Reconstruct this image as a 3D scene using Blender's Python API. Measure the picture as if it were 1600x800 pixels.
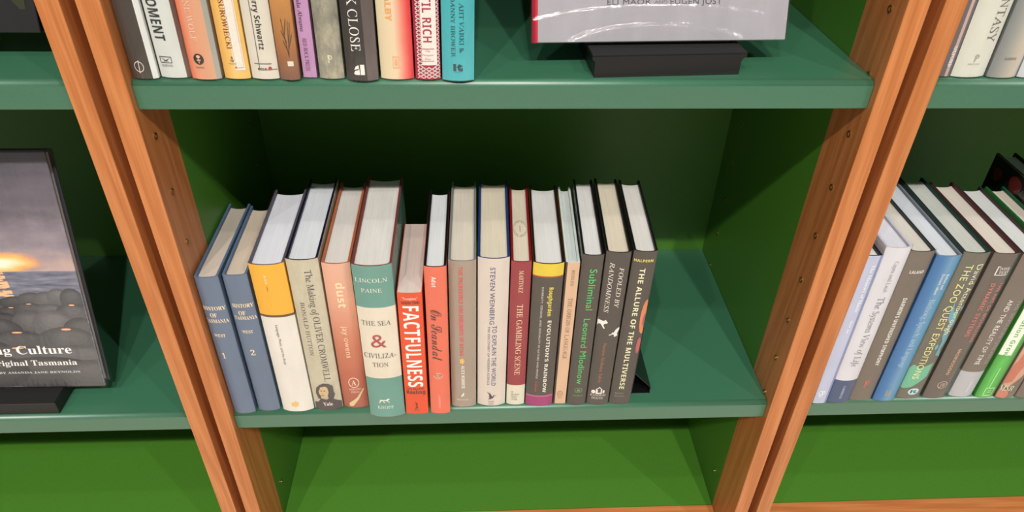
import bpy, bmesh, math
from mathutils import Matrix, Vector

# ---------------- camera, world, lights, exposure ----------------
for _o in list(bpy.data.objects): bpy.data.objects.remove(_o)
SC = bpy.context.scene
COL = SC.collection
CAM = ([-0.03447, -0.63564, 0.72815], [[0.998799, -0.044859, 0.019693], [0.011014, 0.597291, 0.801949], [0.047737, 0.800769, -0.597068]], 25.6155)
cd = bpy.data.cameras.new('camera'); cd.sensor_width = 36; cd.lens = CAM[2]; cd.clip_start = .01; cd.clip_end = 60
cam = bpy.data.objects.new('camera', cd); COL.objects.link(cam)
(rx, ux, fx) = CAM[1]
cam.matrix_world = Matrix(((rx[0], ux[0], -fx[0], CAM[0][0]), (rx[1], ux[1], -fx[1], CAM[0][1]), (rx[2], ux[2], -fx[2], CAM[0][2]), (0, 0, 0, 1)))
SC.camera = cam
SC.view_settings.view_transform = 'Standard'; SC.view_settings.look = 'None'
SC.view_settings.gamma = 1; SC.view_settings.use_curve_mapping = False
SC.view_settings.exposure = -0.12
w = bpy.data.worlds.new('store_light'); SC.world = w; w.use_nodes = True
bg = w.node_tree.nodes['Background']; bg.inputs[0].default_value = (1.0, .96, .90, 1)
# the shop behind the viewer is bright near eye level, dim overhead
_tc = w.node_tree.nodes.new('ShaderNodeTexCoord'); _sx = w.node_tree.nodes.new('ShaderNodeSeparateXYZ'); w.node_tree.links.new(_tc.outputs['Generated'], _sx.inputs[0])
_mr = w.node_tree.nodes.new('ShaderNodeMapRange'); _mr.inputs[1].default_value = -.2; _mr.inputs[2].default_value = -1; _mr.inputs[3].default_value = .055; _mr.inputs[4].default_value = .40
w.node_tree.links.new(_sx.outputs['Y'], _mr.inputs[0]); w.node_tree.links.new(_mr.outputs[0], bg.inputs[1])

def spot(x, y, z, tx, ty, tz, power, size, col, radius=.045):
    l = bpy.data.lights.new('ceiling_spot', 'SPOT'); l.energy = power; l.spot_size = math.radians(size); l.spot_blend = .6
    l.color = col; l.shadow_soft_size = radius
    o = bpy.data.objects.new('ceiling_spot', l); COL.objects.link(o); o.location = (x, y, z)
    o.rotation_euler = (Vector((tx, ty, tz)) - Vector((x, y, z))).to_track_quat('-Z', 'Y').to_euler()
WARM = (1.0, .95, .885); COOL = (.95, .97, 1.0)
spot(-1.15, -3.3, 4.3, -.25, 0, .1, 385, 64, WARM)      # track lamp left of the bay
spot(.83, -3.3, 4.3, .2, 0, .1, 490, 64, WARM)          # track lamp right of the bay
spot(-.08, -3.3, 4.3, 0, 0, .1, 320, 64, WARM)         # track lamp in the middle
spot(.1, -1.75, 4.3, .1, -.3, 0, 110, 60, WARM, .06)    # second track, nearly overhead
spot(2.7, -3.1, 4.3, .9, 0, .2, 300, 40, COOL)
spot(-2.6, -3.4, 4.3, -.7, 0, .2, 220, 40, WARM)

# ---------------- materials ----------------
def lin(c):
    return tuple((v/255/12.92 if v/255 <= .04045 else ((v/255+.055)/1.055)**2.4) for v in c[:3]) + (1,)
_M = {}
def base(name):
    m = bpy.data.materials.new(name); m.use_nodes = True
    nt = m.node_tree; b = nt.nodes['Principled BSDF']
    return m, nt, b
def N(nt, t, **kw):
    n = nt.nodes.new(t)
    for k, v in kw.items():
        if k.startswith('i_'): n.inputs[k[2:]].default_value = v
        else: setattr(n, k, v)
    return n
def coords(nt, scale=(1, 1, 1)):
    tc = N(nt, 'ShaderNodeTexCoord'); mp = N(nt, 'ShaderNodeMapping'); mp.inputs['Scale'].default_value = scale
    nt.links.new(tc.outputs['Object'], mp.inputs['Vector']); return mp.outputs[0]
def ramp(nt, fac, stops):
    r = N(nt, 'ShaderNodeValToRGB'); e = r.color_ramp.elements
    while len(e) < len(stops): e.new(.5)
    for i, (p, c) in enumerate(stops): e[i].position = p; e[i].color = c
    nt.links.new(fac, r.inputs[0]); return r.outputs[0]
def noise(nt, vec, scale, detail=3, rough=.5):
    n = N(nt, 'ShaderNodeTexNoise'); n.inputs['Scale'].default_value = scale; n.inputs['Detail'].default_value = detail
    n.inputs['Roughness'].default_value = rough; nt.links.new(vec, n.inputs['Vector']); return n.outputs[0]
def bump(nt, b, h, strength, dist=.001):
    bp = N(nt, 'ShaderNodeBump'); bp.inputs['Strength'].default_value = strength; bp.inputs['Distance'].default_value = dist
    nt.links.new(h, bp.inputs['Height']); nt.links.new(bp.outputs[0], b.inputs['Normal'])
def mul(c, k): return tuple(min(1, v*k) for v in c[:3]) + (1,)

def paper(c, rough=.42):
    k = ('paper', tuple(c), rough)
    if k in _M: return _M[k]
    m, nt, b = base('printed_paper'); l = tuple(max(.002, v-.014)*.93 for v in lin(c)[:3]) + (1,)
    f = noise(nt, coords(nt, (1, 1, .35)), 60, 4)
    nt.links.new(ramp(nt, f, [(.3, mul(l, .95)), (.7, mul(l, 1.05))]), b.inputs['Base Color'])
    b.inputs['Roughness'].default_value = rough
    _M[k] = m; return m
def ink(c):
    k = ('ink', tuple(c))
    if k in _M: return _M[k]
    m, nt, b = base('printing_ink'); l = lin(c)
    f = noise(nt, coords(nt), 300, 2)
    nt.links.new(ramp(nt, f, [(.3, mul(l, .96)), (.7, mul(l, 1.04))]), b.inputs['Base Color'])
    b.inputs['Roughness'].default_value = .40
    _M[k] = m; return m
def graded(kind, args, T, H):
    m, nt, b = base('graded_jacket'); b.inputs['Roughness'].default_value = .42
    if kind in 'xz':
        tc = N(nt, 'ShaderNodeTexCoord'); s = N(nt, 'ShaderNodeSeparateXYZ'); nt.links.new(tc.outputs['Object'], s.inputs[0])
        d = N(nt, 'ShaderNodeMath', operation='DIVIDE'); nt.links.new(s.outputs['X' if kind == 'x' else 'Z'], d.inputs[0]); d.inputs[1].default_value = T if kind == 'x' else H
        f = noise(nt, coords(nt), 70, 4)
        a = N(nt, 'ShaderNodeMath', operation='MULTIPLY_ADD'); nt.links.new(f, a.inputs[0]); a.inputs[1].default_value = .08
        nt.links.new(d.outputs[0], a.inputs[2])
        a2 = N(nt, 'ShaderNodeMath', operation='SUBTRACT'); nt.links.new(a.outputs[0], a2.inputs[0]); a2.inputs[1].default_value = .04
        nt.links.new(ramp(nt, a2.outputs[0], [(p, lin(c)) for p, c in args]), b.inputs['Base Color'])
    else:
        f = noise(nt, coords(nt, (1, 1, .5)), 55 if kind == 'cloud' else 90, 6, .65)
        st = [(.25 + .5*i/(len(args)-1), lin(c)) for i, c in enumerate([args[1], args[0]] + list(args[2:]))]
        nt.links.new(ramp(nt, f, st[:3]) if len(args) > 1 else f, b.inputs['Base Color'])
    return m
def page_mat(c):
    k = ('page', tuple(c))
    if k in _M: return _M[k]
    m, nt, b = base('page_edges'); l = tuple(v*.80 for v in lin(c)[:3]) + (1,)
    f = noise(nt, coords(nt, (1, .02, .02)), 900, 2)
    f2 = noise(nt, coords(nt, (1, .3, .3)), 40, 3)
    mx = N(nt, 'ShaderNodeMath', operation='MULTIPLY_ADD'); nt.links.new(f, mx.inputs[0]); mx.inputs[1].default_value = .7; nt.links.new(f2, mx.inputs[2])
    nt.links.new(ramp(nt, mx.outputs[0], [(.55, mul(l, .86)), (1.0, mul(l, 1.03))]), b.inputs['Base Color'])
    b.inputs['Roughness'].default_value = .8; bump(nt, b, f, .25, .0004)
    _M[k] = m; return m
def plain(name, c, rough=.5, metal=0, bumpk=0, bscale=200, spec=.5, coat=0):
    k = (name, tuple(c), rough)
    if k in _M: return _M[k]
    m, nt, b = base(name); l = lin(c)
    f = noise(nt, coords(nt), bscale, 3)
    nt.links.new(ramp(nt, f, [(.3, mul(l, .93)), (.7, mul(l, 1.07))]), b.inputs['Base Color'])
    b.inputs['Roughness'].default_value = rough; b.inputs['Metallic'].default_value = metal
    b.inputs['Specular IOR Level'].default_value = spec; b.inputs['Coat Weight'].default_value = coat; b.inputs['Coat Roughness'].default_value = .42
    if bumpk: bump(nt, b, f, bumpk)
    _M[k] = m; return m
def wood_mat(seed, tone=1.0):
    m, nt, b = base('oiled_timber')
    mp = N(nt, 'ShaderNodeMapping'); tc = N(nt, 'ShaderNodeTexCoord'); nt.links.new(tc.outputs['Object'], mp.inputs['Vector'])
    mp.inputs['Scale'].default_value = (1, 1, .07); mp.inputs['Location'].default_value = (seed*.37, seed*.61, seed*.13)
    v = mp.outputs[0]
    big = noise(nt, v, 9, 3)
    wv = N(nt, 'ShaderNodeTexWave', wave_type='BANDS', bands_direction='DIAGONAL'); wv.inputs['Scale'].default_value = 34; wv.inputs['Distortion'].default_value = 7
    wv.inputs['Detail'].default_value = 3; wv.inputs['Detail Scale'].default_value = 1.3; nt.links.new(v, wv.inputs['Vector'])
    mp2 = N(nt, 'ShaderNodeMapping'); nt.links.new(tc.outputs['Object'], mp2.inputs['Vector']); mp2.inputs['Scale'].default_value = (1, 1, .02)
    fine = noise(nt, mp2.outputs[0], 420, 3)
    c1 = ramp(nt, wv.outputs[0], [(0.0, lin((186*tone, 115*tone, 64*tone))), (.5, lin((194*tone, 122*tone, 70*tone))), (1, lin((200*tone, 130*tone, 78*tone)))])
    c2 = ramp(nt, big, [(.3, (.92, .89, .86, 1)), (.7, (1.08, 1.05, 1.02, 1))])
    c3 = ramp(nt, fine, [(.3, (.84, .80, .77, 1)), (.7, (1.06, 1.06, 1.06, 1))])
    x1 = N(nt, 'ShaderNodeMix', data_type='RGBA', blend_type='MULTIPLY'); x1.inputs[0].default_value = 1
    nt.links.new(c1, x1.inputs[6]); nt.links.new(c2, x1.inputs[7])
    x2 = N(nt, 'ShaderNodeMix', data_type='RGBA', blend_type='MULTIPLY'); x2.inputs[0].default_value = 1
    nt.links.new(x1.outputs[2], x2.inputs[6]); nt.links.new(c3, x2.inputs[7])
    nt.links.new(x2.outputs[2], b.inputs['Base Color'])
    b.inputs['Roughness'].default_value = .38; bump(nt, b, fine, .12, .0006)
    return m
def clear_plastic():
    m = bpy.data.materials.new('clear_plastic_film'); m.use_nodes = True; nt = m.node_tree; nt.nodes.clear()
    out = N(nt, 'ShaderNodeOutputMaterial'); tr = N(nt, 'ShaderNodeBsdfTransparent'); tr.inputs[0].default_value = (.985, .985, .985, 1)
    gl = N(nt, 'ShaderNodeBsdfGlossy'); gl.inputs['Roughness'].default_value = .07; gl.inputs[0].default_value = (1, 1, 1, 1)
    lw = N(nt, 'ShaderNodeLayerWeight'); lw.inputs[0].default_value = .40
    pw = N(nt, 'ShaderNodeMath', operation='POWER'); nt.links.new(lw.outputs['Facing'], pw.inputs[0]); pw.inputs[1].default_value = 5
    f = N(nt, 'ShaderNodeMath', operation='MULTIPLY_ADD'); nt.links.new(pw.outputs[0], f.inputs[0]); f.inputs[1].default_value = .5; f.inputs[2].default_value = .045
    h = noise(nt, coords(nt, (1, 1, .12)), 75, 3, .6)
    bp = N(nt, 'ShaderNodeBump'); bp.inputs['Strength'].default_value = .8; bp.inputs['Distance'].default_value = .005
    nt.links.new(h, bp.inputs['Height']); nt.links.new(bp.outputs[0], gl.inputs['Normal']); nt.links.new(bp.outputs[0], lw.inputs['Normal'])
    mx = N(nt, 'ShaderNodeMixShader'); nt.links.new(f.outputs[0], mx.inputs[0]); nt.links.new(tr.outputs[0], mx.inputs[1]); nt.links.new(gl.outputs[0], mx.inputs[2])
    nt.links.new(mx.outputs[0], out.inputs[0]); return m
PLASTIC = clear_plastic()
SHELF_PAINT = plain('satin_shelf_paint', (52, 106, 79), .42, 0, .03, 700, spec=.8, coat=1.0)
PANEL_PAINT = plain('leaf_green_panel_paint', (70, 122, 36), .45, 0, .05, 600)
BLACK_FELT = plain('black_felt', (17, 16, 17), .95, 0, .6, 1500)
BLACK_PLASTIC = plain('black_plastic', (26, 25, 25), .45, 0, .05, 900)
BLACK_STEEL = plain('black_enamel_steel', (16, 17, 18), .28, 0, .03, 900)
BRASS = plain('brass', (190, 160, 105), .3, 1.0)
DARK = plain('dark_socket', (22, 18, 14), .7)
FLOOR = plain('pale_floor', (214, 204, 188), .6, 0, .1, 60)
WALL = plain('store_wall_paint', (120, 118, 112), .7)

BOOKS = {
 'tas1': {'loc': (-0.3476, 0.0116, 'c'), 'th': 0, 'psi': 0, 'T': 0.0262, 'H': 0.2224, 'D': 0.148, 'col': (108, 124, 148), 'board': (88, 108, 135), 'page': (205, 192, 178), 'label': 'slate blue cloth book numbered 1, leftmost on the middle shelf, against the wooden post', 'group': 'books on the middle shelf of the centre bookcase', 'tx': [('h', 'title_lettering', 'HISTORY', 'ser', 0.0125, 0.1777, 0.0257, 0.0054, (250, 226, 186)), ('h', 'title_lettering', 'OF', 'ser', 0.0102, 0.1676, 0.0079, 0.0063, (250, 226, 186)), ('h', 'title_lettering', 'TASMANIA', 'ser', 0.0119, 0.1587, 0.0268, 0.0055, (250, 226, 186)), ('h', 'author_lettering', 'WEST', 'ser', 0.0107, 0.1362, 0.0132, 0.0046, (250, 226, 186)), ('h', 'volume_number', '1', 'ser', 0.0085, 0.1034, 0.0038, 0.0085, (250, 226, 186))], 'bands': [], 'grad': None, 'rnd': 0.12, 'sleeve': 1, 'paper': 0, 'xb': []},
 'tas2': {'loc': (-0.3179, 0.015, 'c'), 'th': 0, 'psi': 0.7, 'T': 0.027, 'H': 0.2223, 'D': 0.14, 'col': (108, 124, 148), 'board': (88, 108, 135), 'page': (205, 190, 172), 'label': 'slate blue cloth book numbered 2, second on the middle shelf, before the yellow topped one', 'group': 'books on the middle shelf of the centre bookcase', 'tx': [('h', 'title_lettering', 'HISTORY', 'ser', 0.0144, 0.1784, 0.0236, 0.0054, (250, 226, 186)), ('h', 'title_lettering', 'OF', 'ser', 0.0118, 0.1674, 0.0079, 0.0063, (250, 226, 186)), ('h', 'title_lettering', 'TASMANIA', 'ser', 0.0143, 0.1599, 0.0254, 0.0053, (250, 226, 186)), ('h', 'author_lettering', 'WEST', 'ser', 0.0127, 0.1384, 0.0125, 0.0046, (250, 226, 186)), ('h', 'volume_number', '2', 'ser', 0.0123, 0.1045, 0.0053, 0.0085, (250, 226, 186))], 'bands': [], 'grad': None, 'rnd': 0.12, 'sleeve': 1, 'paper': 0, 'xb': []},
 'lang': {'loc': (-0.2865, 0.0141, 'c'), 'th': 0, 'psi': 0.8, 'T': 0.0388, 'H': 0.238, 'D': 0.1534, 'col': (250, 185, 60), 'board': (88, 84, 96), 'page': (225, 226, 235), 'label': 'book with bright orange yellow upper spine and plain white lower spine', 'group': 'books on the middle shelf of the centre bookcase', 'tx': [('v', 'subtitle_lettering', 'Language, Music, and the Brain', 'sans', 0.017, 0.1499, 0.0853, 0.0031, (85, 80, 75)), ('v', 'author_lettering', 'Arbib', 'sans', 0.0167, 0.224, 0.2113, 0.0031, (255, 236, 190)), ('v', 'author_lettering', 'editor', 'sans', 0.0164, 0.2076, 0.2002, 0.0018, (120, 95, 60)), ('s', 'publisher_mark', 'blocks', '', 0.0175, 0.0147, 0.0088, 0.0107, (240, 195, 110))], 'bands': [(0.1652, (105, 80, 50)), (0.1617, (238, 232, 222))], 'grad': None, 'rnd': 0.12, 'sleeve': 1, 'paper': 0, 'xb': []},
 'crom': {'loc': (-0.2461, 0.0157, 'c'), 'th': 0.12, 'psi': 0.8, 'T': 0.0354, 'H': 0.2427, 'D': 0.1697, 'col': (206, 200, 178), 'board': (28, 36, 52), 'page': (222, 226, 232), 'label': 'grey parchment spine with calligraphic title and long haired portrait at foot', 'group': 'books on the middle shelf of the centre bookcase', 'tx': [('v', 'title_lettering', 'The Making of OLIVER CROMWELL', 'serl', 0.0228, 0.2289, 0.0524, 0.0074, (60, 58, 62)), ('v', 'author_lettering', 'RONALD HUTTON', 'serl', 0.0099, 0.182, 0.0974, 0.0048, (90, 86, 84)), ('s', 'portrait_print', 'hair', '', 0.0169, 0.034, 0.0239, 0.028, (80, 72, 72)), ('s', 'portrait_print', 'face', '', 0.0153, 0.0341, 0.0135, 0.0234, (212, 180, 140)), ('s', 'portrait_print', 'hairtop', '', 0.0179, 0.0422, 0.0198, 0.0139, (84, 74, 72)), ('s', 'portrait_print', 'coat', '', 0.0182, 0.0126, 0.0339, 0.024, (78, 68, 68)), ('s', 'portrait_print', 'moustache', '', 0.0137, 0.0277, 0.0064, 0.0026, (110, 84, 74)), ('s', 'portrait_print', 'eyes', '', 0.0147, 0.0359, 0.0072, 0.0023, (90, 70, 62)), ('h', 'publisher_lettering', 'Yale', 'ser', 0.0181, 0.012, 0.0121, 0.006, (240, 236, 228))], 'bands': [], 'grad': ('noise', (206, 200, 178), (190, 178, 150)), 'rnd': 0.12, 'sleeve': 1, 'paper': 0, 'xb': []},
 'dust': {'loc': (-0.209, 0.0175, 'c'), 'th': 0.3, 'psi': 0.65, 'T': 0.0316, 'H': 0.2353, 'D': 0.1708, 'col': (225, 160, 130), 'board': (176, 98, 66), 'page': (222, 216, 210), 'label': 'peach to rust spine whose title is the one word dust', 'group': 'books on the middle shelf of the centre bookcase', 'tx': [('v', 'title_lettering', 'dust', 'sansb', 0.0174, 0.2086, 0.1714, 0.0094, (246, 222, 180)), ('v', 'author_lettering', 'jay owens', 'sans', 0.0165, 0.1426, 0.0909, 0.0068, (243, 214, 172)), ('s', 'publisher_mark', 'ring', '', 0.017, 0.0471, 0.0135, 0.0184, (243, 214, 190)), ('h', 'publisher_mark', 'A', 'ser', 0.017, 0.0471, 0.0064, 0.0092, (243, 214, 190)), ('h', 'publisher_lettering', 'ABRAMS', 'ser', 0.0174, 0.0356, 0.0152, 0.0035, (235, 190, 160)), ('h', 'publisher_lettering', 'PRESS', 'ser', 0.0173, 0.0303, 0.0105, 0.0035, (235, 190, 160)), ('s', 'stripe_print', 'diag', '', 0.0183, 0.0199, 0.0211, 0.031, (224, 200, 150))], 'bands': [], 'grad': ('z', [(0, (172, 92, 76)), (0.25, (186, 98, 72)), (0.5, (205, 125, 95)), (0.8, (228, 168, 140)), (1, (230, 175, 150))]), 'rnd': 0.12, 'sleeve': 1, 'paper': 0, 'xb': []},
 'sea': {'loc': (-0.1736, 0.0022, 'c'), 'th': 0.4, 'psi': 0.57, 'T': 0.044, 'H': 0.2443, 'D': 0.1873, 'col': (112, 163, 150), 'board': (120, 62, 60), 'page': (228, 224, 218), 'label': 'thick sage green book with broad cream band and large red ampersand', 'group': 'books on the middle shelf of the centre bookcase', 'tx': [('h', 'author_lettering', 'LINCOLN', 'serl', 0.0201, 0.2242, 0.0356, 0.0054, (240, 236, 228)), ('h', 'author_lettering', 'PAINE', 'serl', 0.0196, 0.21, 0.0233, 0.0055, (240, 236, 228)), ('h', 'title_lettering', 'THE SEA', 'serl', 0.0206, 0.1614, 0.0336, 0.0069, (88, 76, 70)), ('h', 'title_lettering', '&', 'ser', 0.0212, 0.1337, 0.0186, 0.0205, (176, 72, 70)), ('h', 'title_lettering', 'CIVILIZA-', 'serl', 0.021, 0.1096, 0.0379, 0.0074, (88, 76, 70)), ('h', 'title_lettering', 'TION', 'serl', 0.0204, 0.0946, 0.0191, 0.007, (88, 76, 70)), ('s', 'publisher_mark', 'hound', '', 0.0204, 0.0315, 0.0144, 0.0082, (240, 236, 228)), ('h', 'publisher_lettering', 'KNOPF', 'serl', 0.0211, 0.0195, 0.0201, 0.0054, (240, 236, 228))], 'bands': [(0.1847, (238, 226, 206)), (0.071, (112, 163, 150))], 'grad': None, 'rnd': 0.12, 'sleeve': 1, 'paper': 0, 'xb': []},
 'fact': {'loc': (-0.1278, 0.003, 'c'), 'th': 0.66, 'psi': 0.3, 'T': 0.0282, 'H': 0.2021, 'D': 0.1373, 'col': (236, 84, 44), 'board': (236, 90, 60), 'page': (222, 205, 196), 'label': 'short vivid orange red paperback with heavy white capitals, lower than its neighbours', 'group': 'books on the middle shelf of the centre bookcase', 'tx': [('h', 'quote_lettering', '"Triumphant."', 'sans', 0.0141, 0.1941, 0.0173, 0.0038, (240, 236, 228)), ('h', 'quote_lettering', 'SUNDAY TIMES', 'sansb', 0.0145, 0.1879, 0.021, 0.004, (50, 30, 25)), ('v', 'title_lettering', 'FACTFULNESS', 'sansb', 0.0144, 0.1831, 0.0506, 0.0182, (250, 246, 240)), ('h', 'author_lettering', 'Hans, Ola & Anna', 'sansb', 0.0136, 0.0474, 0.0215, 0.0028, (50, 30, 25)), ('h', 'author_lettering', 'Rosling', 'sansb', 0.0141, 0.0411, 0.0232, 0.0064, (50, 30, 25)), ('s', 'publisher_mark', 'swan', '', 0.0138, 0.0165, 0.0049, 0.0108, (70, 30, 20)), ('h', 'publisher_lettering', 'SCEPTRE', 'sans', 0.0134, 0.0081, 0.0074, 0.0017, (90, 40, 25))], 'bands': [], 'grad': None, 'rnd': 0.06, 'sleeve': 1, 'paper': 1, 'xb': []},
 'adut': {'loc': (-0.0962, 0.0039, 'c'), 'th': 0.68, 'psi': -0.08, 'T': 0.0246, 'H': 0.2391, 'D': 0.1579, 'col': (240, 118, 92), 'board': (24, 22, 24), 'page': (228, 230, 232), 'label': 'coral orange book with looping black script title and tiny face', 'group': 'books on the middle shelf of the centre bookcase', 'tx': [('v', 'author_lettering', 'Adut', 'sansb', 0.0104, 0.2256, 0.2109, 0.005, (240, 236, 228)), ('v', 'title_lettering', 'On Scandal', 'scr', 0.0116, 0.1769, 0.0958, 0.0128, (92, 48, 44)), ('s', 'face_print', 'oval', '', 0.0114, 0.0698, 0.011, 0.0112, (250, 165, 135)), ('s', 'face_print', 'facelines', '', 0.0114, 0.0698, 0.0087, 0.0079, (90, 50, 45)), ('v', 'publisher_lettering', 'CAMBRIDGE', 'serl', 0.0117, 0.0348, 0.0109, 0.0023, (250, 200, 180))], 'bands': [], 'grad': None, 'rnd': 0.12, 'sleeve': 1, 'paper': 0, 'xb': []},
 'incr': {'loc': (-0.0696, 0.0152, 'c'), 'th': 0.62, 'psi': -0.3, 'T': 0.0314, 'H': 0.2388, 'D': 0.1672, 'col': (172, 155, 140), 'board': (120, 122, 120), 'page': (222, 212, 196), 'label': 'taupe grey book with narrow red capitals and small yellow flower', 'group': 'books on the middle shelf of the centre bookcase', 'tx': [('v', 'title_lettering', 'THE INCREDIBLE UNLIKELINESS OF BEING', 'sansb', 0.0137, 0.2312, 0.0932, 0.0049, (226, 74, 72)), ('s', 'flower_print', 'flower', '', 0.0141, 0.0839, 0.0063, 0.01, (238, 190, 90)), ('v', 'author_lettering', 'ALICE ROBERTS', 'sansb', 0.0151, 0.0761, 0.0359, 0.004, (246, 240, 232)), ('s', 'publisher_mark', 'horse', '', 0.0147, 0.0234, 0.0049, 0.0084, (240, 236, 228)), ('h', 'publisher_lettering', 'PEGASUS BOOKS', 'sans', 0.0143, 0.0147, 0.0149, 0.0024, (238, 225, 212))], 'bands': [], 'grad': None, 'rnd': 0.12, 'sleeve': 1, 'paper': 0, 'xb': []},
 'wein': {'loc': (-0.0361, 0.0172, 'c'), 'th': 0.56, 'psi': -1.0, 'T': 0.0358, 'H': 0.241, 'D': 0.1654, 'col': (226, 212, 200), 'board': (46, 62, 110), 'page': (226, 214, 192), 'label': 'pinkish beige book with navy capitals and a flying heron at foot', 'group': 'books on the middle shelf of the centre bookcase', 'tx': [('v', 'author_lettering', 'STEVEN WEINBERG', 'sans', 0.0169, 0.2287, 0.143, 0.0056, (56, 62, 118)), ('v', 'title_lettering', 'TO EXPLAIN THE WORLD', 'sans', 0.0202, 0.1409, 0.0381, 0.0055, (56, 62, 118)), ('v', 'subtitle_lettering', 'THE DISCOVERY OF MODERN SCIENCE', 'sans', 0.0135, 0.1399, 0.0392, 0.0028, (95, 88, 100)), ('s', 'publisher_mark', 'heron', '', 0.0181, 0.0197, 0.0124, 0.0145, (72, 60, 58)), ('h', 'publisher_lettering', 'ALLEN', 'sans', 0.0176, 0.0087, 0.0075, 0.0024, (100, 80, 80)), ('h', 'publisher_lettering', 'LANE', 'sans', 0.0177, 0.0045, 0.0067, 0.0025, (100, 80, 80))], 'bands': [], 'grad': None, 'rnd': 0.12, 'sleeve': 1, 'paper': 0, 'xb': []},
 'gamb': {'loc': (0.0016, 0.0164, 'c'), 'th': 0.52, 'psi': -1.6, 'T': 0.0232, 'H': 0.2354, 'D': 0.1626, 'col': (158, 58, 66), 'board': (130, 30, 42), 'page': (226, 214, 192), 'label': 'narrow crimson cloth book with gold title, paper label at foot, stamped page tops', 'group': 'books on the middle shelf of the centre bookcase', 'tx': [('v', 'author_lettering', 'MARTINEZ', 'serl', 0.012, 0.2232, 0.1908, 0.0048, (250, 226, 186)), ('v', 'title_lettering', 'THE GAMBLING SCENE', 'serl', 0.0121, 0.1733, 0.0563, 0.0066, (250, 226, 186)), ('h', 'label_lettering', 'SA', 'sans', 0.0068, 0.0251, 0.0033, 0.0029, (110, 105, 95)), ('h', 'label_lettering', 'SECRET', 'sans', 0.0111, 0.0204, 0.0116, 0.0029, (110, 105, 95)), ('h', 'label_lettering', 'MOM.', 'sans', 0.0096, 0.0157, 0.0075, 0.0029, (110, 105, 95)), ('h', 'label_lettering', '1978', 'sans', 0.0097, 0.0113, 0.0075, 0.0029, (110, 105, 95))], 'bands': [(0.0371, (232, 225, 205))], 'grad': None, 'rnd': 0.12, 'sleeve': 1, 'paper': 0, 'xb': []},
 'evol': {'loc': (0.0265, 0.0152, 'c'), 'th': 0.54, 'psi': -1.8, 'T': 0.0349, 'H': 0.2342, 'D': 0.1646, 'col': (236, 208, 66), 'board': (44, 28, 30), 'page': (228, 226, 224), 'label': 'dark grey book capped by yellow band, with magenta band at foot', 'group': 'books on the middle shelf of the centre bookcase', 'tx': [('v', 'author_lettering', 'Roughgarden', 'sansb', 0.0222, 0.2004, 0.1569, 0.0049, (238, 220, 90)), ('v', 'title_lettering', "EVOLUTION'S RAINBOW", 'sansb', 0.023, 0.1499, 0.0263, 0.0044, (240, 235, 222)), ('v', 'subtitle_lettering', 'DIVERSITY, GENDER, AND SEXUALITY IN NATURE AND PEOPLE', 'sans', 0.0123, 0.2007, 0.0514, 0.0023, (225, 218, 208)), ('v', 'publisher_lettering', 'California', 'it', 0.0121, 0.0462, 0.0279, 0.0028, (220, 80, 80))], 'bands': [(0.2164, (180, 66, 58)), (0.2144, (86, 78, 72)), (0.0202, (200, 110, 140)), (0.0178, (168, 60, 118))], 'grad': None, 'rnd': 0.12, 'sleeve': 1, 'paper': 0, 'xb': []},
 'ruhl': {'loc': (0.0631, 0.0148, 'c'), 'th': 0.58, 'psi': -2.2, 'T': 0.0159, 'H': 0.2338, 'D': 0.1627, 'col': (228, 188, 155), 'board': (205, 215, 210), 'page': (208, 216, 214), 'label': 'slim peach spine with brown title between two dark books', 'group': 'books on the middle shelf of the centre bookcase', 'tx': [('v', 'author_lettering', 'RUHLEN', 'serl', 0.0092, 0.223, 0.1996, 0.0035, (120, 92, 80)), ('v', 'title_lettering', 'THE ORIGIN OF LANGUAGE', 'serl', 0.009, 0.1817, 0.0822, 0.005, (128, 96, 84)), ('s', 'publisher_mark', 'ring', '', 0.0078, 0.0198, 0.0075, 0.0103, (140, 110, 90)), ('h', 'publisher_lettering', 'WILEY', 'serl', 0.0078, 0.0198, 0.0046, 0.0036, (140, 110, 90)), ('h', 'publisher_lettering', 'WILEY', 'serl', 0.0081, 0.0122, 0.0059, 0.0022, (140, 110, 90))], 'bands': [], 'grad': None, 'rnd': 0.05, 'sleeve': 1, 'paper': 0, 'xb': [(0, 0.13, (70, 52, 50))]},
 'subl': {'loc': (0.0809, 0.014, 'c'), 'th': 0.54, 'psi': -2.6, 'T': 0.0243, 'H': 0.2455, 'D': 0.1618, 'col': (84, 76, 71), 'board': (22, 24, 24), 'page': (228, 226, 224), 'label': 'dark brown grey book with bright green sans serif lettering', 'group': 'books on the middle shelf of the centre bookcase', 'tx': [('v', 'title_lettering', 'Subliminal', 'sans', 0.0142, 0.2264, 0.1653, 0.0081, (84, 205, 105)), ('v', 'author_lettering', 'Leonard Mlodinow', 'sans', 0.0133, 0.1517, 0.0402, 0.0075, (84, 205, 105)), ('s', 'publisher_mark', 'ring', '', 0.0131, 0.0288, 0.0099, 0.0095, (110, 170, 90)), ('s', 'publisher_mark', 'temple', '', 0.0131, 0.0288, 0.005, 0.0048, (110, 170, 90)), ('h', 'publisher_lettering', 'Pantheon', 'serl', 0.0134, 0.0192, 0.0125, 0.0029, (120, 170, 100))], 'bands': [], 'grad': None, 'rnd': 0.12, 'sleeve': 1, 'paper': 0, 'xb': []},
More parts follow.
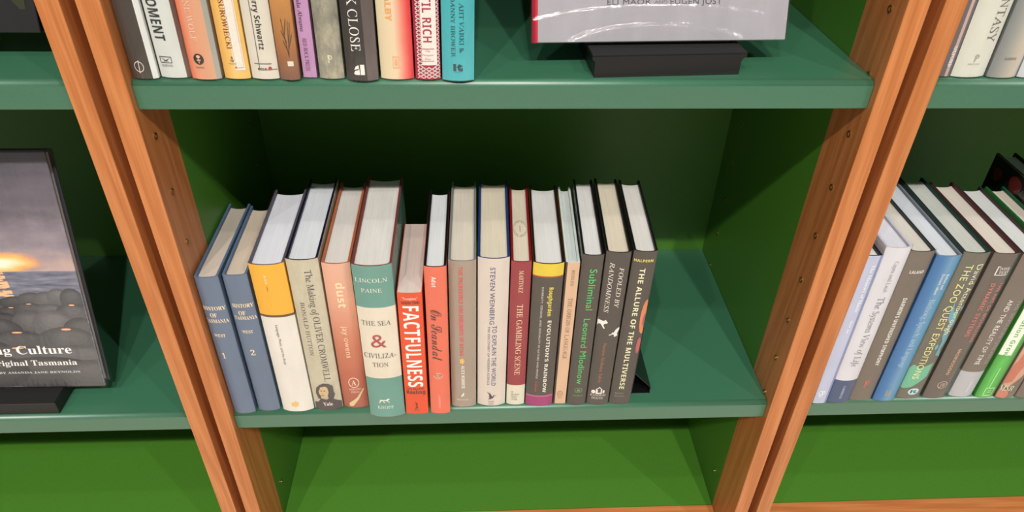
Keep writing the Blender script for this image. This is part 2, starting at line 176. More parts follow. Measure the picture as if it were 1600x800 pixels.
 'fool': {'loc': (0.1069, 0.0144, 'c'), 'th': 0.64, 'psi': -2.8, 'T': 0.0283, 'H': 0.2491, 'D': 0.1574, 'col': (84, 76, 71), 'board': (30, 34, 34), 'page': (226, 214, 192), 'label': 'dark brown grey book with two white cats leaping across its spine', 'group': 'books on the middle shelf of the centre bookcase', 'tx': [('v', 'title_lettering', 'FOOLED BY', 'it', 0.0197, 0.2284, 0.168, 0.0052, (238, 232, 220)), ('v', 'title_lettering', 'RANDOMNESS', 'it', 0.0084, 0.2353, 0.1611, 0.0052, (238, 232, 220)), ('s', 'cat_print', 'cat1', '', 0.0057, 0.1437, 0.0138, 0.0174, (240, 236, 228)), ('s', 'cat_print', 'cat2', '', 0.022, 0.1292, 0.0124, 0.0146, (240, 236, 228)), ('v', 'author_lettering', 'Nassim Nicholas Taleb', 'serl', 0.0129, 0.1119, 0.0434, 0.004, (190, 120, 80)), ('s', 'publisher_mark', 'house', '', 0.0128, 0.0282, 0.0174, 0.0131, (238, 230, 222)), ('h', 'publisher_lettering', 'RANDOM', 'serl', 0.0134, 0.0192, 0.02, 0.0036, (238, 230, 222)), ('h', 'publisher_lettering', 'HOUSE', 'serl', 0.013, 0.014, 0.015, 0.0036, (238, 230, 222))], 'bands': [], 'grad': None, 'rnd': 0.12, 'sleeve': 1, 'paper': 0, 'xb': []},
 'allu': {'loc': (0.137, 0.0146, 'c'), 'th': 0.85, 'psi': -2.8, 'T': 0.0269, 'H': 0.2497, 'D': 0.1519, 'col': (84, 76, 71), 'board': (26, 28, 28), 'page': (226, 222, 216), 'label': 'dark book with cream capitals and orange pink petals, last before the bookend', 'group': 'books on the middle shelf of the centre bookcase', 'tx': [('h', 'author_lettering', 'HALPERN', 'sansb', 0.0125, 0.2371, 0.0216, 0.0036, (236, 224, 110)), ('v', 'title_lettering', 'THE ALLURE OF THE MULTIVERSE', 'sansb', 0.0128, 0.2264, 0.0292, 0.0062, (240, 236, 196)), ('s', 'petal_print', 'petal', '', 0.0254, 0.1522, 0.0107, 0.0547, (224, 130, 84)), ('s', 'petal_print', 'petal', '', 0.0269, 0.1471, 0.0061, 0.0224, (170, 84, 110)), ('s', 'petal_print', 'petalhalf', '', 0.0242, 0.1059, 0.0055, 0.028, (190, 90, 92)), ('h', 'publisher_lettering', 'BASIC', 'sans', 0.0112, 0.0213, 0.0108, 0.0024, (150, 146, 142)), ('h', 'publisher_lettering', 'BOOKS', 'sans', 0.0118, 0.0161, 0.0117, 0.0024, (150, 146, 142))], 'bands': [], 'grad': None, 'rnd': 0.12, 'sleeve': 1, 'paper': 0, 'xb': []},
 'T1': {'loc': (-0.3476, 0.0138, 't'), 'th': 0.64, 'psi': 0, 'T': 0.0226, 'H': 0.24, 'D': 0.16, 'col': (82, 76, 72), 'board': (60, 60, 60), 'page': (228, 226, 224), 'label': 'dark grey book with circled vertical line mark, leftmost on the top shelf', 'group': 'books on the top shelf of the centre bookcase', 'tx': [('s', 'publisher_mark', 'phi', '', 0.0087, 0.0124, 0.0102, 0.0122, (225, 215, 205))], 'bands': [], 'grad': None, 'rnd': 0.12, 'sleeve': 1, 'paper': 0, 'xb': [(0.8, 1.0, (228, 230, 224))]},
 'T2': {'loc': (-0.3234, 0.0168, 't'), 'th': 0.8, 'psi': 0, 'T': 0.0275, 'H': 0.24, 'D': 0.16, 'col': (216, 220, 214), 'board': (90, 70, 62), 'page': (228, 226, 224), 'label': 'white book with large upright black capitals and gull mark near its foot', 'group': 'books on the top shelf of the centre bookcase', 'tx': [('v', 'title_lettering', 'MOMENT', 'sansb', 0.0084, 0.0822, 0.0358, 0.0093, (58, 62, 64)), ('s', 'publisher_mark', 'gullbox', '', 0.0086, 0.018, 0.0108, 0.0061, (70, 72, 72)), ('h', 'publisher_lettering', 'NORTON', 'serl', 0.0087, 0.0125, 0.0103, 0.0024, (90, 90, 90))], 'bands': [], 'grad': None, 'rnd': 0.12, 'sleeve': 1, 'paper': 0, 'xb': [(0.86, 1.0, (112, 84, 74))]},
 'T3': {'loc': (-0.2942, 0.0128, 't'), 'th': 1.15, 'psi': 0, 'T': 0.0265, 'H': 0.24, 'D': 0.16, 'col': (216, 158, 126), 'board': (150, 150, 145), 'page': (228, 226, 224), 'label': 'peach orange spine fading redder at left, with black oval mark', 'group': 'books on the top shelf of the centre bookcase', 'tx': [('v', 'author_lettering', 'ANNE WOLF', 'serl', 0.01, 0.0846, 0.0372, 0.0046, (236, 205, 180)), ('s', 'publisher_mark', 'disc', '', 0.0102, 0.0201, 0.0091, 0.0103, (62, 50, 46)), ('s', 'publisher_mark', 'torch', '', 0.0102, 0.0201, 0.0045, 0.0078, (225, 180, 155)), ('h', 'publisher_lettering', 'HARPER', 'serl', 0.01, 0.0123, 0.008, 0.0016, (80, 60, 55))], 'bands': [], 'grad': ('x', [(0, (226, 112, 78)), (0.22, (222, 150, 118)), (1, (212, 166, 132))]), 'rnd': 0.12, 'sleeve': 1, 'paper': 0, 'xb': [(0.84, 1.0, (170, 170, 160))]},
 'T4': {'loc': (-0.2648, 0.0137, 't'), 'th': 1.2, 'psi': 0, 'T': 0.0232, 'H': 0.24, 'D': 0.16, 'col': (232, 184, 98), 'board': (120, 90, 90), 'page': (228, 226, 224), 'label': 'golden yellow spine with white framed title panel and anchor mark', 'group': 'books on the top shelf of the centre bookcase', 'tx': [('s', 'title_panel', 'panel', '', 0.0157, 0.0504, 0.0089, 0.0826, (232, 224, 210)), ('s', 'panel_frame', 'frame', '', 0.0157, 0.0504, 0.0072, 0.078, (190, 120, 110)), ('v', 'author_lettering', 'SUROWIECKI', 'serl', 0.0097, 0.0731, 0.0293, 0.0044, (128, 58, 58)), ('s', 'publisher_mark', 'anchor', '', 0.0101, 0.0198, 0.004, 0.0054, (80, 72, 80)), ('h', 'publisher_lettering', 'DOUBLEDAY', 'serl', 0.0099, 0.0155, 0.0074, 0.0011, (110, 80, 80)), ('s', 'panel_mark', 'tri', '', 0.0124, 0.0125, 0.0023, 0.0025, (205, 90, 60))], 'bands': [], 'grad': ('x', [(0, (228, 170, 86)), (0.5, (236, 196, 116)), (1, (232, 184, 96))]), 'rnd': 0.12, 'sleeve': 1, 'paper': 0, 'xb': []},
 'T5': {'loc': (-0.2399, 0.0134, 't'), 'th': 1.4, 'psi': 0, 'T': 0.0245, 'H': 0.24, 'D': 0.16, 'col': (226, 218, 202), 'board': (90, 70, 60), 'page': (228, 226, 224), 'label': 'ivory spine with bold black sans serif author name inside thin ruled border', 'group': 'books on the top shelf of the centre bookcase', 'tx': [('v', 'author_lettering', 'Barry Schwartz', 'sansb', 0.0136, 0.0805, 0.029, 0.005, (66, 66, 62)), ('h', 'publisher_lettering', 'ecco', 'sansb', 0.0109, 0.0108, 0.0081, 0.0028, (56, 50, 48)), ('s', 'publisher_mark', 'disc', '', 0.0179, 0.0112, 0.0032, 0.0034, (186, 64, 74)), ('s', 'border_print', 'frame', '', 0.0175, 0.0506, 0.0184, 0.0816, (120, 110, 100)), ('s', 'border_print', 'bar', '', 0.012, 0.0157, 0.0155, 0.0006, (120, 110, 100))], 'bands': [], 'grad': None, 'rnd': 0.12, 'sleeve': 1, 'paper': 0, 'xb': []},
 'T6': {'loc': (-0.2137, 0.0107, 't'), 'th': 1.4, 'psi': 0, 'T': 0.0177, 'H': 0.24, 'D': 0.16, 'col': (176, 122, 72), 'board': (120, 100, 80), 'page': (228, 226, 224), 'label': 'amber brown spine with dark grass stems and small pale square', 'group': 'books on the top shelf of the centre bookcase', 'tx': [('s', 'grass_print', 'grass', '', 0.0114, 0.0399, 0.0101, 0.0351, (92, 74, 58)), ('s', 'publisher_mark', 'square', '', 0.0113, 0.0165, 0.0052, 0.0046, (226, 216, 196))], 'bands': [], 'grad': ('z', [(0, (120, 84, 70)), (0.12, (164, 108, 66)), (0.42, (208, 150, 84)), (0.5, (214, 170, 106)), (0.62, (150, 150, 128)), (1, (140, 150, 140))]), 'rnd': 0.12, 'sleeve': 1, 'paper': 0, 'xb': []},
 'T7': {'loc': (-0.1938, 0.0153, 't'), 'th': 1.3, 'psi': 0, 'T': 0.0123, 'H': 0.24, 'D': 0.16, 'col': (196, 150, 190), 'board': (150, 110, 150), 'page': (228, 226, 224), 'label': 'thin lilac purple spine, narrowest on the top shelf', 'group': 'books on the top shelf of the centre bookcase', 'tx': [('v', 'author_lettering', 'Linda Abrams', 'serl', 0.0042, 0.0797, 0.0443, 0.0036, (84, 58, 84)), ('v', 'publisher_lettering', 'RED ROCK PRESS', 'serl', 0.0052, 0.0381, 0.0074, 0.0035, (120, 84, 116))], 'bands': [], 'grad': None, 'rnd': 0.05, 'sleeve': 1, 'paper': 0, 'xb': []},
 'T8': {'loc': (-0.1783, 0.014, 't'), 'th': 0.95, 'psi': 0, 'T': 0.0224, 'H': 0.24, 'D': 0.16, 'col': (140, 136, 122), 'board': (60, 56, 52), 'page': (228, 226, 224), 'label': 'smoky grey clouded spine between the lilac and the black books', 'group': 'books on the top shelf of the centre bookcase', 'tx': [('s', 'publisher_mark', 'pmark', '', 0.0115, 0.0199, 0.0069, 0.0079, (232, 226, 196))], 'bands': [], 'grad': ('cloud', (150, 146, 130), (84, 80, 74), (214, 204, 170)), 'rnd': 0.12, 'sleeve': 1, 'paper': 0, 'xb': []},
 'T9': {'loc': (-0.1528, 0.0106, 't'), 'th': 0.6, 'psi': 0, 'T': 0.0286, 'H': 0.24, 'D': 0.16, 'col': (72, 68, 66), 'board': (50, 46, 46), 'page': (228, 226, 224), 'label': 'black spine with tall white serif capitals and white leaf mark', 'group': 'books on the top shelf of the centre bookcase', 'tx': [('v', 'author_lettering', 'CHUCK CLOSE', 'serl', 0.0109, 0.1114, 0.0289, 0.0083, (236, 232, 226)), ('s', 'publisher_mark', 'leafbar', '', 0.0121, 0.0114, 0.0099, 0.0099, (240, 236, 228))], 'bands': [], 'grad': None, 'rnd': 0.12, 'sleeve': 1, 'paper': 0, 'xb': [(0.66, 1.0, (108, 98, 96))]},
 'T10': {'loc': (-0.122, 0.0141, 't'), 'th': 0.5, 'psi': 0, 'T': 0.0304, 'H': 0.24, 'D': 0.16, 'col': (228, 208, 172), 'board': (150, 30, 40), 'page': (228, 226, 224), 'label': 'cream spine shading to red on its right side with orange lettering', 'group': 'books on the top shelf of the centre bookcase', 'tx': [('v', 'author_lettering', 'DALBY', 'sansb', 0.011, 0.0845, 0.0556, 0.0056, (238, 170, 96)), ('s', 'publisher_mark', 'penguinbox', '', 0.015, 0.0175, 0.0058, 0.011, (232, 176, 130))], 'bands': [], 'grad': ('x', [(0, (222, 206, 170)), (0.5, (230, 206, 172)), (0.75, (232, 130, 112)), (0.9, (228, 76, 76)), (1, (214, 60, 66))]), 'rnd': 0.12, 'sleeve': 1, 'paper': 0, 'xb': []},
 'T11': {'loc': (-0.0898, 0.0127, 't'), 'th': 0.52, 'psi': 0, 'T': 0.0232, 'H': 0.24, 'D': 0.16, 'col': (170, 52, 76), 'board': (46, 42, 48), 'page': (228, 226, 224), 'label': 'crimson lattice patterned spine with white title panel', 'group': 'books on the top shelf of the centre bookcase', 'tx': [('s', 'lattice_print', 'lattice', '', 0.0128, 0.0486, 0.0211, 0.0929, (226, 200, 196)), ('s', 'title_panel', 'panelw', '', 0.0136, 0.0538, 0.0136, 0.0782, (236, 228, 218)), ('v', 'title_lettering', 'UNTIL RICH', 'sansb', 0.0124, 0.0925, 0.0363, 0.0079, (172, 60, 84)), ('h', 'publisher_lettering', 'The', 'it', 0.0123, 0.0282, 0.0046, 0.0018, (172, 80, 90)), ('h', 'publisher_lettering', 'Penguin', 'it', 0.0121, 0.0246, 0.0105, 0.0018, (172, 80, 90)), ('h', 'publisher_lettering', 'Press', 'it', 0.0121, 0.021, 0.0058, 0.0018, (172, 80, 90)), ('s', 'rule_print', 'bar', '', 0.0123, 0.0303, 0.0116, 0.0005, (172, 80, 90)), ('s', 'rule_print', 'bar', '', 0.0121, 0.0189, 0.0117, 0.0005, (172, 80, 90))], 'bands': [], 'grad': None, 'rnd': 0.12, 'sleeve': 1, 'paper': 0, 'xb': []},
 'T12': {'loc': (-0.0649, 0.0101, 't'), 'th': 0.85, 'psi': 0, 'T': 0.0294, 'H': 0.24, 'D': 0.16, 'col': (84, 184, 190), 'board': (30, 60, 66), 'page': (228, 226, 224), 'label': 'turquoise spine, last of the top shelf row beside the open gap', 'group': 'books on the top shelf of the centre bookcase', 'tx': [('v', 'author_lettering', 'AJIT VARKI &', 'serl', 0.018, 0.0729, 0.0277, 0.004, (50, 86, 96)), ('v', 'author_lettering', 'DANNY BROWER', 'serl', 0.0104, 0.0783, 0.0236, 0.0037, (50, 86, 96)), ('s', 'publisher_mark', 'blocks2', '', 0.0146, 0.0139, 0.0088, 0.0068, (44, 80, 88)), ('h', 'publisher_lettering', 'TWELVE', 'serl', 0.0146, 0.0094, 0.0071, 0.001, (60, 110, 120))], 'bands': [], 'grad': None, 'rnd': 0.12, 'sleeve': 1, 'paper': 0, 'xb': []},
 'R1': {'loc': (0.4085, 0.0055, 'c'), 'th': -0.64, 'psi': 0.0, 'T': 0.0178, 'H': 0.245, 'D': 0.165, 'col': (196, 202, 226), 'board': (30, 30, 34), 'page': (228, 226, 224), 'label': 'slim pale lilac blue book, leftmost on the right middle shelf by the wooden post', 'group': 'books on the middle shelf of the right bookcase', 'tx': [('v', 'title_lettering', 'The Memory of Music', 'ser', 0.0112, 0.232, 0.1606, 0.0042, (244, 244, 246)), ('v', 'author_lettering', 'Snow, Joe', 'ser', 0.0103, 0.1473, 0.1264, 0.0032, (244, 244, 246)), ('s', 'publisher_mark', 'knot', '', 0.0071, 0.0193, 0.0095, 0.0136, (244, 244, 246))], 'bands': [], 'grad': None, 'rnd': 0.05, 'sleeve': 1, 'paper': 0, 'xb': [(0.85, 1.0, (140, 150, 196))]},
 'R2': {'loc': (0.4286, 0.0085, 'c'), 'th': -0.64, 'psi': 0.2, 'T': 0.0298, 'H': 0.2552, 'D': 0.165, 'col': (226, 224, 230), 'board': (190, 190, 205), 'page': (225, 225, 235), 'label': 'white book with grey title and navy blue foot', 'group': 'books on the middle shelf of the right bookcase', 'tx': [('v', 'author_lettering', 'Capra and Luisi', 'serl', 0.0171, 0.2362, 0.1909, 0.005, (130, 128, 132)), ('v', 'title_lettering', 'The Systems View of Life', 'serl', 0.0162, 0.183, 0.0682, 0.0081, (120, 116, 118)), ('v', 'publisher_lettering', 'CAMBRIDGE', 'serl', 0.0147, 0.033, 0.0085, 0.003, (220, 222, 228))], 'bands': [(0.0426, (76, 92, 128))], 'grad': None, 'rnd': 0.12, 'sleeve': 1, 'paper': 0, 'xb': []},
 'R3': {'loc': (0.4604, 0.0118, 'c'), 'th': -0.57, 'psi': 0.1, 'T': 0.03, 'H': 0.2472, 'D': 0.165, 'col': (122, 111, 100), 'board': (50, 56, 58), 'page': (222, 216, 206), 'label': 'taupe brown book with white capitals and red letter P mark', 'group': 'books on the middle shelf of the right bookcase', 'tx': [('h', 'author_lettering', 'LALAND', 'sansb', 0.0161, 0.218, 0.0169, 0.0043, (242, 238, 230)), ('v', 'title_lettering', "DARWIN'S UNFINISHED SYMPHONY", 'sansb', 0.0157, 0.1788, 0.0664, 0.0049, (242, 238, 230)), ('s', 'publisher_mark', 'pmark', '', 0.0135, 0.0323, 0.0096, 0.0134, (214, 110, 90))], 'bands': [], 'grad': None, 'rnd': 0.12, 'sleeve': 1, 'paper': 0, 'xb': []},
 'R4': {'loc': (0.492, 0.0101, 'c'), 'th': -0.4, 'psi': -0.6, 'T': 0.0297, 'H': 0.2416, 'D': 0.1643, 'col': (66, 124, 176), 'board': (120, 130, 140), 'page': (222, 226, 234), 'label': 'bright blue book with pale blue lettering, fourth from the post', 'group': 'books on the middle shelf of the right bookcase', 'tx': [('v', 'author_lettering', 'Bolhuis and', 'ser', 0.0215, 0.2156, 0.1925, 0.0035, (224, 234, 240)), ('v', 'author_lettering', 'Everaert, editors', 'ser', 0.0159, 0.2161, 0.1848, 0.0035, (224, 234, 240)), ('v', 'title_lettering', 'Birdsong, Speech, and Language', 'serl', 0.0166, 0.1778, 0.0635, 0.0069, (176, 210, 232)), ('s', 'publisher_mark', 'bars', '', 0.0151, 0.0163, 0.0078, 0.0112, (170, 170, 160))], 'bands': [], 'grad': ('x', [(0, (48, 104, 160)), (0.3, (60, 120, 176)), (0.6, (110, 152, 186)), (0.85, (72, 146, 186)), (1, (40, 120, 160))]), 'rnd': 0.12, 'sleeve': 1, 'paper': 0, 'xb': []},
 'R5': {'loc': (0.5257, 0.0141, 'c'), 'th': -0.42, 'psi': -1.2, 'T': 0.0318, 'H': 0.243, 'D': 0.1658, 'col': (112, 104, 92), 'board': (36, 62, 58), 'page': (206, 208, 200), 'label': 'brown green jacket with pale yellow lettering over blue and jade foliage', 'group': 'books on the middle shelf of the right bookcase', 'tx': [('s', 'foliage_print', 'splash', '', 0.0236, 0.1243, 0.0179, 0.097, (104, 164, 178)), ('s', 'foliage_print', 'jade', '', 0.0119, 0.0418, 0.0308, 0.0503, (110, 184, 150)), ('v', 'author_lettering', 'David Attenborough', 'sans', 0.0247, 0.2264, 0.1167, 0.0075, (238, 236, 196)), ('v', 'title_lettering', 'THE ZOO QUEST EXPEDITIONS', 'sans', 0.0119, 0.2264, 0.0382, 0.008, (238, 232, 160)), ('s', 'publisher_mark', 'oval', '', 0.0182, 0.0144, 0.0148, 0.0124, (190, 226, 232)), ('s', 'publisher_mark', 'blocks2', '', 0.0182, 0.0144, 0.0087, 0.0062, (70, 90, 96))], 'bands': [], 'grad': ('noise', (116, 106, 94), (96, 100, 88)), 'rnd': 0.12, 'sleeve': 1, 'paper': 0, 'xb': []},
 'R6': {'loc': (0.5624, 0.0135, 'c'), 'th': -0.46, 'psi': -1.4, 'T': 0.0308, 'H': 0.2416, 'D': 0.1563, 'col': (110, 100, 92), 'board': (80, 44, 46), 'page': (226, 216, 204), 'label': 'brown grey book with red capitals and boxed publisher name', 'group': 'books on the middle shelf of the right bookcase', 'tx': [('h', 'publisher_lettering', 'INTER', 'ser', 0.0192, 0.2202, 0.0122, 0.0038, (232, 226, 220)), ('h', 'publisher_lettering', 'TEXT', 'ser', 0.0198, 0.215, 0.0122, 0.0038, (232, 226, 220)), ('s', 'publisher_mark', 'lbox', '', 0.0181, 0.2173, 0.0168, 0.0133, (232, 226, 220)), ('v', 'title_lettering', 'THE ART OF MODELLING', 'sansb', 0.0244, 0.2, 0.1033, 0.0052, (206, 122, 114)), ('v', 'title_lettering', 'DYNAMIC SYSTEMS', 'sansb', 0.0143, 0.1987, 0.1133, 0.0052, (206, 122, 114)), ('v', 'author_lettering', 'MORRISON', 'sansb', 0.0152, 0.0923, 0.0461, 0.0042, (206, 166, 130)), ('s', 'publisher_mark', 'ring', '', 0.0163, 0.0269, 0.0129, 0.0134, (206, 186, 170)), ('h', 'publisher_mark', 'JW', 'scr', 0.0163, 0.0269, 0.0078, 0.0073, (206, 186, 170))], 'bands': [], 'grad': None, 'rnd': 0.12, 'sleeve': 1, 'paper': 0, 'xb': [(0.88, 1.0, (52, 84, 76))]},
 'R7': {'loc': (0.5995, 0.0151, 'c'), 'th': -0.55, 'psi': -1.4, 'T': 0.0315, 'H': 0.2379, 'D': 0.15, 'col': (126, 114, 104), 'board': (60, 52, 52), 'page': (222, 224, 222), 'label': 'brown grey book with light silver grey foot', 'group': 'books on the middle shelf of the right bookcase', 'tx': [('v', 'title_lettering', 'THE SINGULAR UNIVERSE', 'sans', 0.0249, 0.1701, 0.0613, 0.0057, (164, 160, 156)), ('v', 'title_lettering', 'AND THE REALITY OF TIME', 'sans', 0.0127, 0.171, 0.0615, 0.0057, (240, 238, 234)), ('v', 'publisher_lettering', 'CAMBRIDGE', 'serl', 0.0191, 0.0351, 0.0093, 0.0026, (236, 236, 238))], 'bands': [(0.0477, (192, 192, 196))], 'grad': None, 'rnd': 0.12, 'sleeve': 1, 'paper': 0, 'xb': []},
 'R8': {'loc': (0.6345, 0.0123, 'c'), 'th': -0.6, 'psi': -1.5, 'T': 0.0249, 'H': 0.24, 'D': 0.148, 'col': (82, 178, 72), 'board': (40, 92, 70), 'page': (218, 208, 192), 'label': 'vivid green book with white title tab and small outlined box at foot', 'group': 'books on the middle shelf of the right bookcase', 'tx': [('s', 'title_tab', 'tab', '', 0.0051, 0.1286, 0.0211, 0.0989, (238, 244, 228)), ('v', 'title_lettering', 'Evolution Grows', 'sansb', 0.0081, 0.1621, 0.0719, 0.0053, (104, 176, 92)), ('s', 'publisher_mark', 'sqring', '', 0.0135, 0.0121, 0.0122, 0.015, (200, 236, 190)), ('s', 'rule_print', 'bar', '', 0.0108, 0.0378, 0.0014, 0.0387, (170, 226, 160))], 'bands': [], 'grad': ('x', [(0, (58, 150, 52)), (0.35, (96, 196, 84)), (0.6, (84, 180, 74)), (1, (56, 140, 56))]), 'rnd': 0.12, 'sleeve': 1, 'paper': 0, 'xb': []},
 'R9': {'loc': (0.6616, 0.0108, 'c'), 'th': -0.6, 'psi': -1.5, 'T': 0.0262, 'H': 0.268, 'D': 0.19, 'col': (128, 112, 98), 'board': (24, 30, 28), 'page': (200, 206, 196), 'label': 'tall brown book with close up of sandy haired head on its spine', 'group': 'books on the middle shelf of the right bookcase', 'tx': [('s', 'portrait_print', 'blob', '', 0.0078, 0.074, 0.037, 0.1063, (206, 160, 132)), ('s', 'portrait_print', 'blob2', '', 0.0071, 0.0601, 0.0221, 0.0705, (196, 116, 92)), ('s', 'portrait_print', 'oval', '', 0.0038, 0.0069, 0.0193, 0.0201, (200, 128, 102)), ('h', 'publisher_lettering', 'MSR', 'it', 0.0073, 0.0193, 0.0174, 0.0099, (226, 232, 200))], 'bands': [], 'grad': ('noise', (128, 112, 98), (110, 96, 84)), 'rnd': 0.12, 'sleeve': 1, 'paper': 0, 'xb': []},
 'R10': {'loc': (0.6895, 0.01, 'c'), 'th': -0.6, 'psi': -1.5, 'T': 0.027, 'H': 0.264, 'D': 0.18, 'col': (126, 114, 104), 'board': (22, 28, 26), 'page': (206, 210, 204), 'label': 'plain mushroom brown book at the right frame edge', 'group': 'books on the middle shelf of the right bookcase', 'tx': [], 'bands': [], 'grad': None, 'rnd': 0.12, 'sleeve': 1, 'paper': 0, 'xb': []},
 'U1': {'loc': (0.415, 0.0188, 't'), 'th': -1.15, 'psi': 0, 'T': 0.012, 'H': 0.24, 'D': 0.16, 'col': (118, 110, 110), 'board': (70, 60, 80), 'page': (228, 226, 224), 'label': 'thin grey brown book with white OXFORD lettering by the right hand post', 'group': 'books on the top shelf of the right bookcase', 'tx': [('v', 'publisher_lettering', 'OXFORD', 'ser', 0.0076, 0.0309, 0.0109, 0.0035, (236, 230, 228))], 'bands': [], 'grad': None, 'rnd': 0.05, 'sleeve': 1, 'paper': 0, 'xb': [(0.55, 0.8, (200, 176, 168))]},
 'U2': {'loc': (0.4288, 0.0199, 't'), 'th': -1.08, 'psi': 0, 'T': 0.033, 'H': 0.24, 'D': 0.16, 'col': (222, 222, 208), 'board': (180, 180, 175), 'page': (228, 226, 224), 'label': 'broad cream white book with brown capitals and letter P mark', 'group': 'books on the top shelf of the right bookcase', 'tx': [('v', 'title_lettering', 'FANTASY', 'serl', 0.0235, 0.0929, 0.0358, 0.0085, (122, 108, 104)), ('s', 'publisher_mark', 'pmark', '', 0.0168, 0.0199, 0.0063, 0.0077, (176, 170, 156)), ('h', 'publisher_lettering', 'PRINCETON', 'serl', 0.016, 0.014, 0.0114, 0.0016, (160, 152, 140))], 'bands': [], 'grad': None, 'rnd': 0.12, 'sleeve': 1, 'paper': 0, 'xb': []},
 'U3': {'loc': (0.464, 0.0183, 't'), 'th': -0.6, 'psi': 0, 'T': 0.0289, 'H': 0.24, 'D': 0.16, 'col': (172, 170, 162), 'board': (110, 112, 112), 'page': (228, 226, 224), 'label': 'silver grey book with crinkled plastic jacket, third on the right top shelf', 'group': 'books on the top shelf of the right bookcase', 'tx': [('h', 'publisher_lettering', 'HARPER', 'serl', 0.0144, 0.02, 0.0114, 0.0026, (96, 92, 88))], 'bands': [], 'grad': ('x', [(0, (128, 132, 132)), (0.35, (158, 158, 150)), (0.6, (186, 178, 164)), (0.85, (206, 192, 174)), (1, (170, 172, 172))]), 'rnd': 0.12, 'sleeve': 1, 'paper': 0, 'xb': []},
 'U4': {'loc': (0.4946, 0.0183, 't'), 'th': -0.6, 'psi': 0, 'T': 0.0299, 'H': 0.24, 'D': 0.16, 'col': (122, 104, 160), 'board': (210, 210, 214), 'page': (228, 226, 224), 'label': 'purple book with white edge strip at the top right frame edge', 'group': 'books on the top shelf of the right bookcase', 'tx': [], 'bands': [], 'grad': None, 'rnd': 0.12, 'sleeve': 1, 'paper': 0, 'xb': [(0, 0.22, (212, 214, 216))]},
}

# ---------------- measures ----------------
W2 = .35; PW = .0206; GAP = .0131; YW = .0709; DEP = .3541; Z1 = .4519; ZB = -.3176; TH = .0287; RY = .009
LEAN_L = 12.5; ZTOP = 1.42; ZFLOOR = -.42

# ---------------- helpers ----------------
def obj(name, bm, mats, parent=None, smooth=False, loc=None):
    me = bpy.data.meshes.new(name); bm.normal_update(); bm.to_mesh(me); bm.free()
    for m in (mats if isinstance(mats, (list, tuple)) else [mats]): me.materials.append(m)
    if smooth:
        for p in me.polygons: p.use_smooth = True
    o = bpy.data.objects.new(name, me); COL.objects.link(o)
    if parent: o.parent = parent
    if loc: o.location = loc
    return o
def empty(name, loc, rot=(0, 0, 0), label=None, cat=None, group=None):
    o = bpy.data.objects.new(name, None); o.empty_display_size = .02; COL.objects.link(o)
    o.location = loc; o.rotation_euler = rot; tag(o, label, cat, group); return o
def tag(o, label, cat, group=None, kind=None):
    if label: o['label'] = label
    if cat: o['category'] = cat
    if group: o['group'] = group
    if kind: o['kind'] = kind
def box(bm, x0, x1, y0, y1, z0, z1, mi=0):
    vs = [bm.verts.new(p) for p in ((x0, y0, z0), (x1, y0, z0), (x1, y1, z0), (x0, y1, z0), (x0, y0, z1), (x1, y0, z1), (x1, y1, z1), (x0, y1, z1))]
    fs = [bm.faces.new([vs[i] for i in f]) for f in ((3, 2, 1, 0), (4, 5, 6, 7), (0, 1, 5, 4), (1, 2, 6, 5), (2, 3, 7, 6), (3, 0, 4, 7))]
    for f in fs: f.material_index = mi
    return vs, fs
def bevel(bm, off, seg=2, sel=None):
    es = [e for e in bm.edges if (sel is None or sel(e))]
    bmesh.ops.bevel(bm, geom=es, offset=off, segments=seg, affect='EDGES', profile=.6)
def extrude_profile(bm, pts, axis, a0, a1, mi=0):
    """closed 2D profile extruded along an axis. axis 'x': pts are (y,z); 'y': (x,z); 'z': (x,y)"""
    def P(p, a): return {'x': (a, p[0], p[1]), 'y': (p[0], a, p[1]), 'z': (p[0], p[1], a)}[axis]
    A = [bm.verts.new(P(p, a0)) for p in pts]; B = [bm.verts.new(P(p, a1)) for p in pts]; n = len(pts)
    fs = [bm.faces.new((A[i], A[(i+1) % n], B[(i+1) % n], B[i])) for i in range(n)]
    fs += [bm.faces.new(A[::-1]), bm.faces.new(B)]
    for f in fs: f.material_index = mi
    bmesh.ops.recalc_face_normals(bm, faces=fs)
    return fs

# ---------------- the setting ----------------
bm = bmesh.new(); box(bm, -3.5, 3.5, -4.0, .60, ZFLOOR-.05, ZFLOOR)
o = obj('floor', bm, FLOOR); tag(o, None, None, None, 'structure')
bm = bmesh.new(); box(bm, -3.5, 3.5, .44, .54, ZFLOOR, 3.2)
o = obj('wall_back', bm, WALL); tag(o, None, None, None, 'structure')

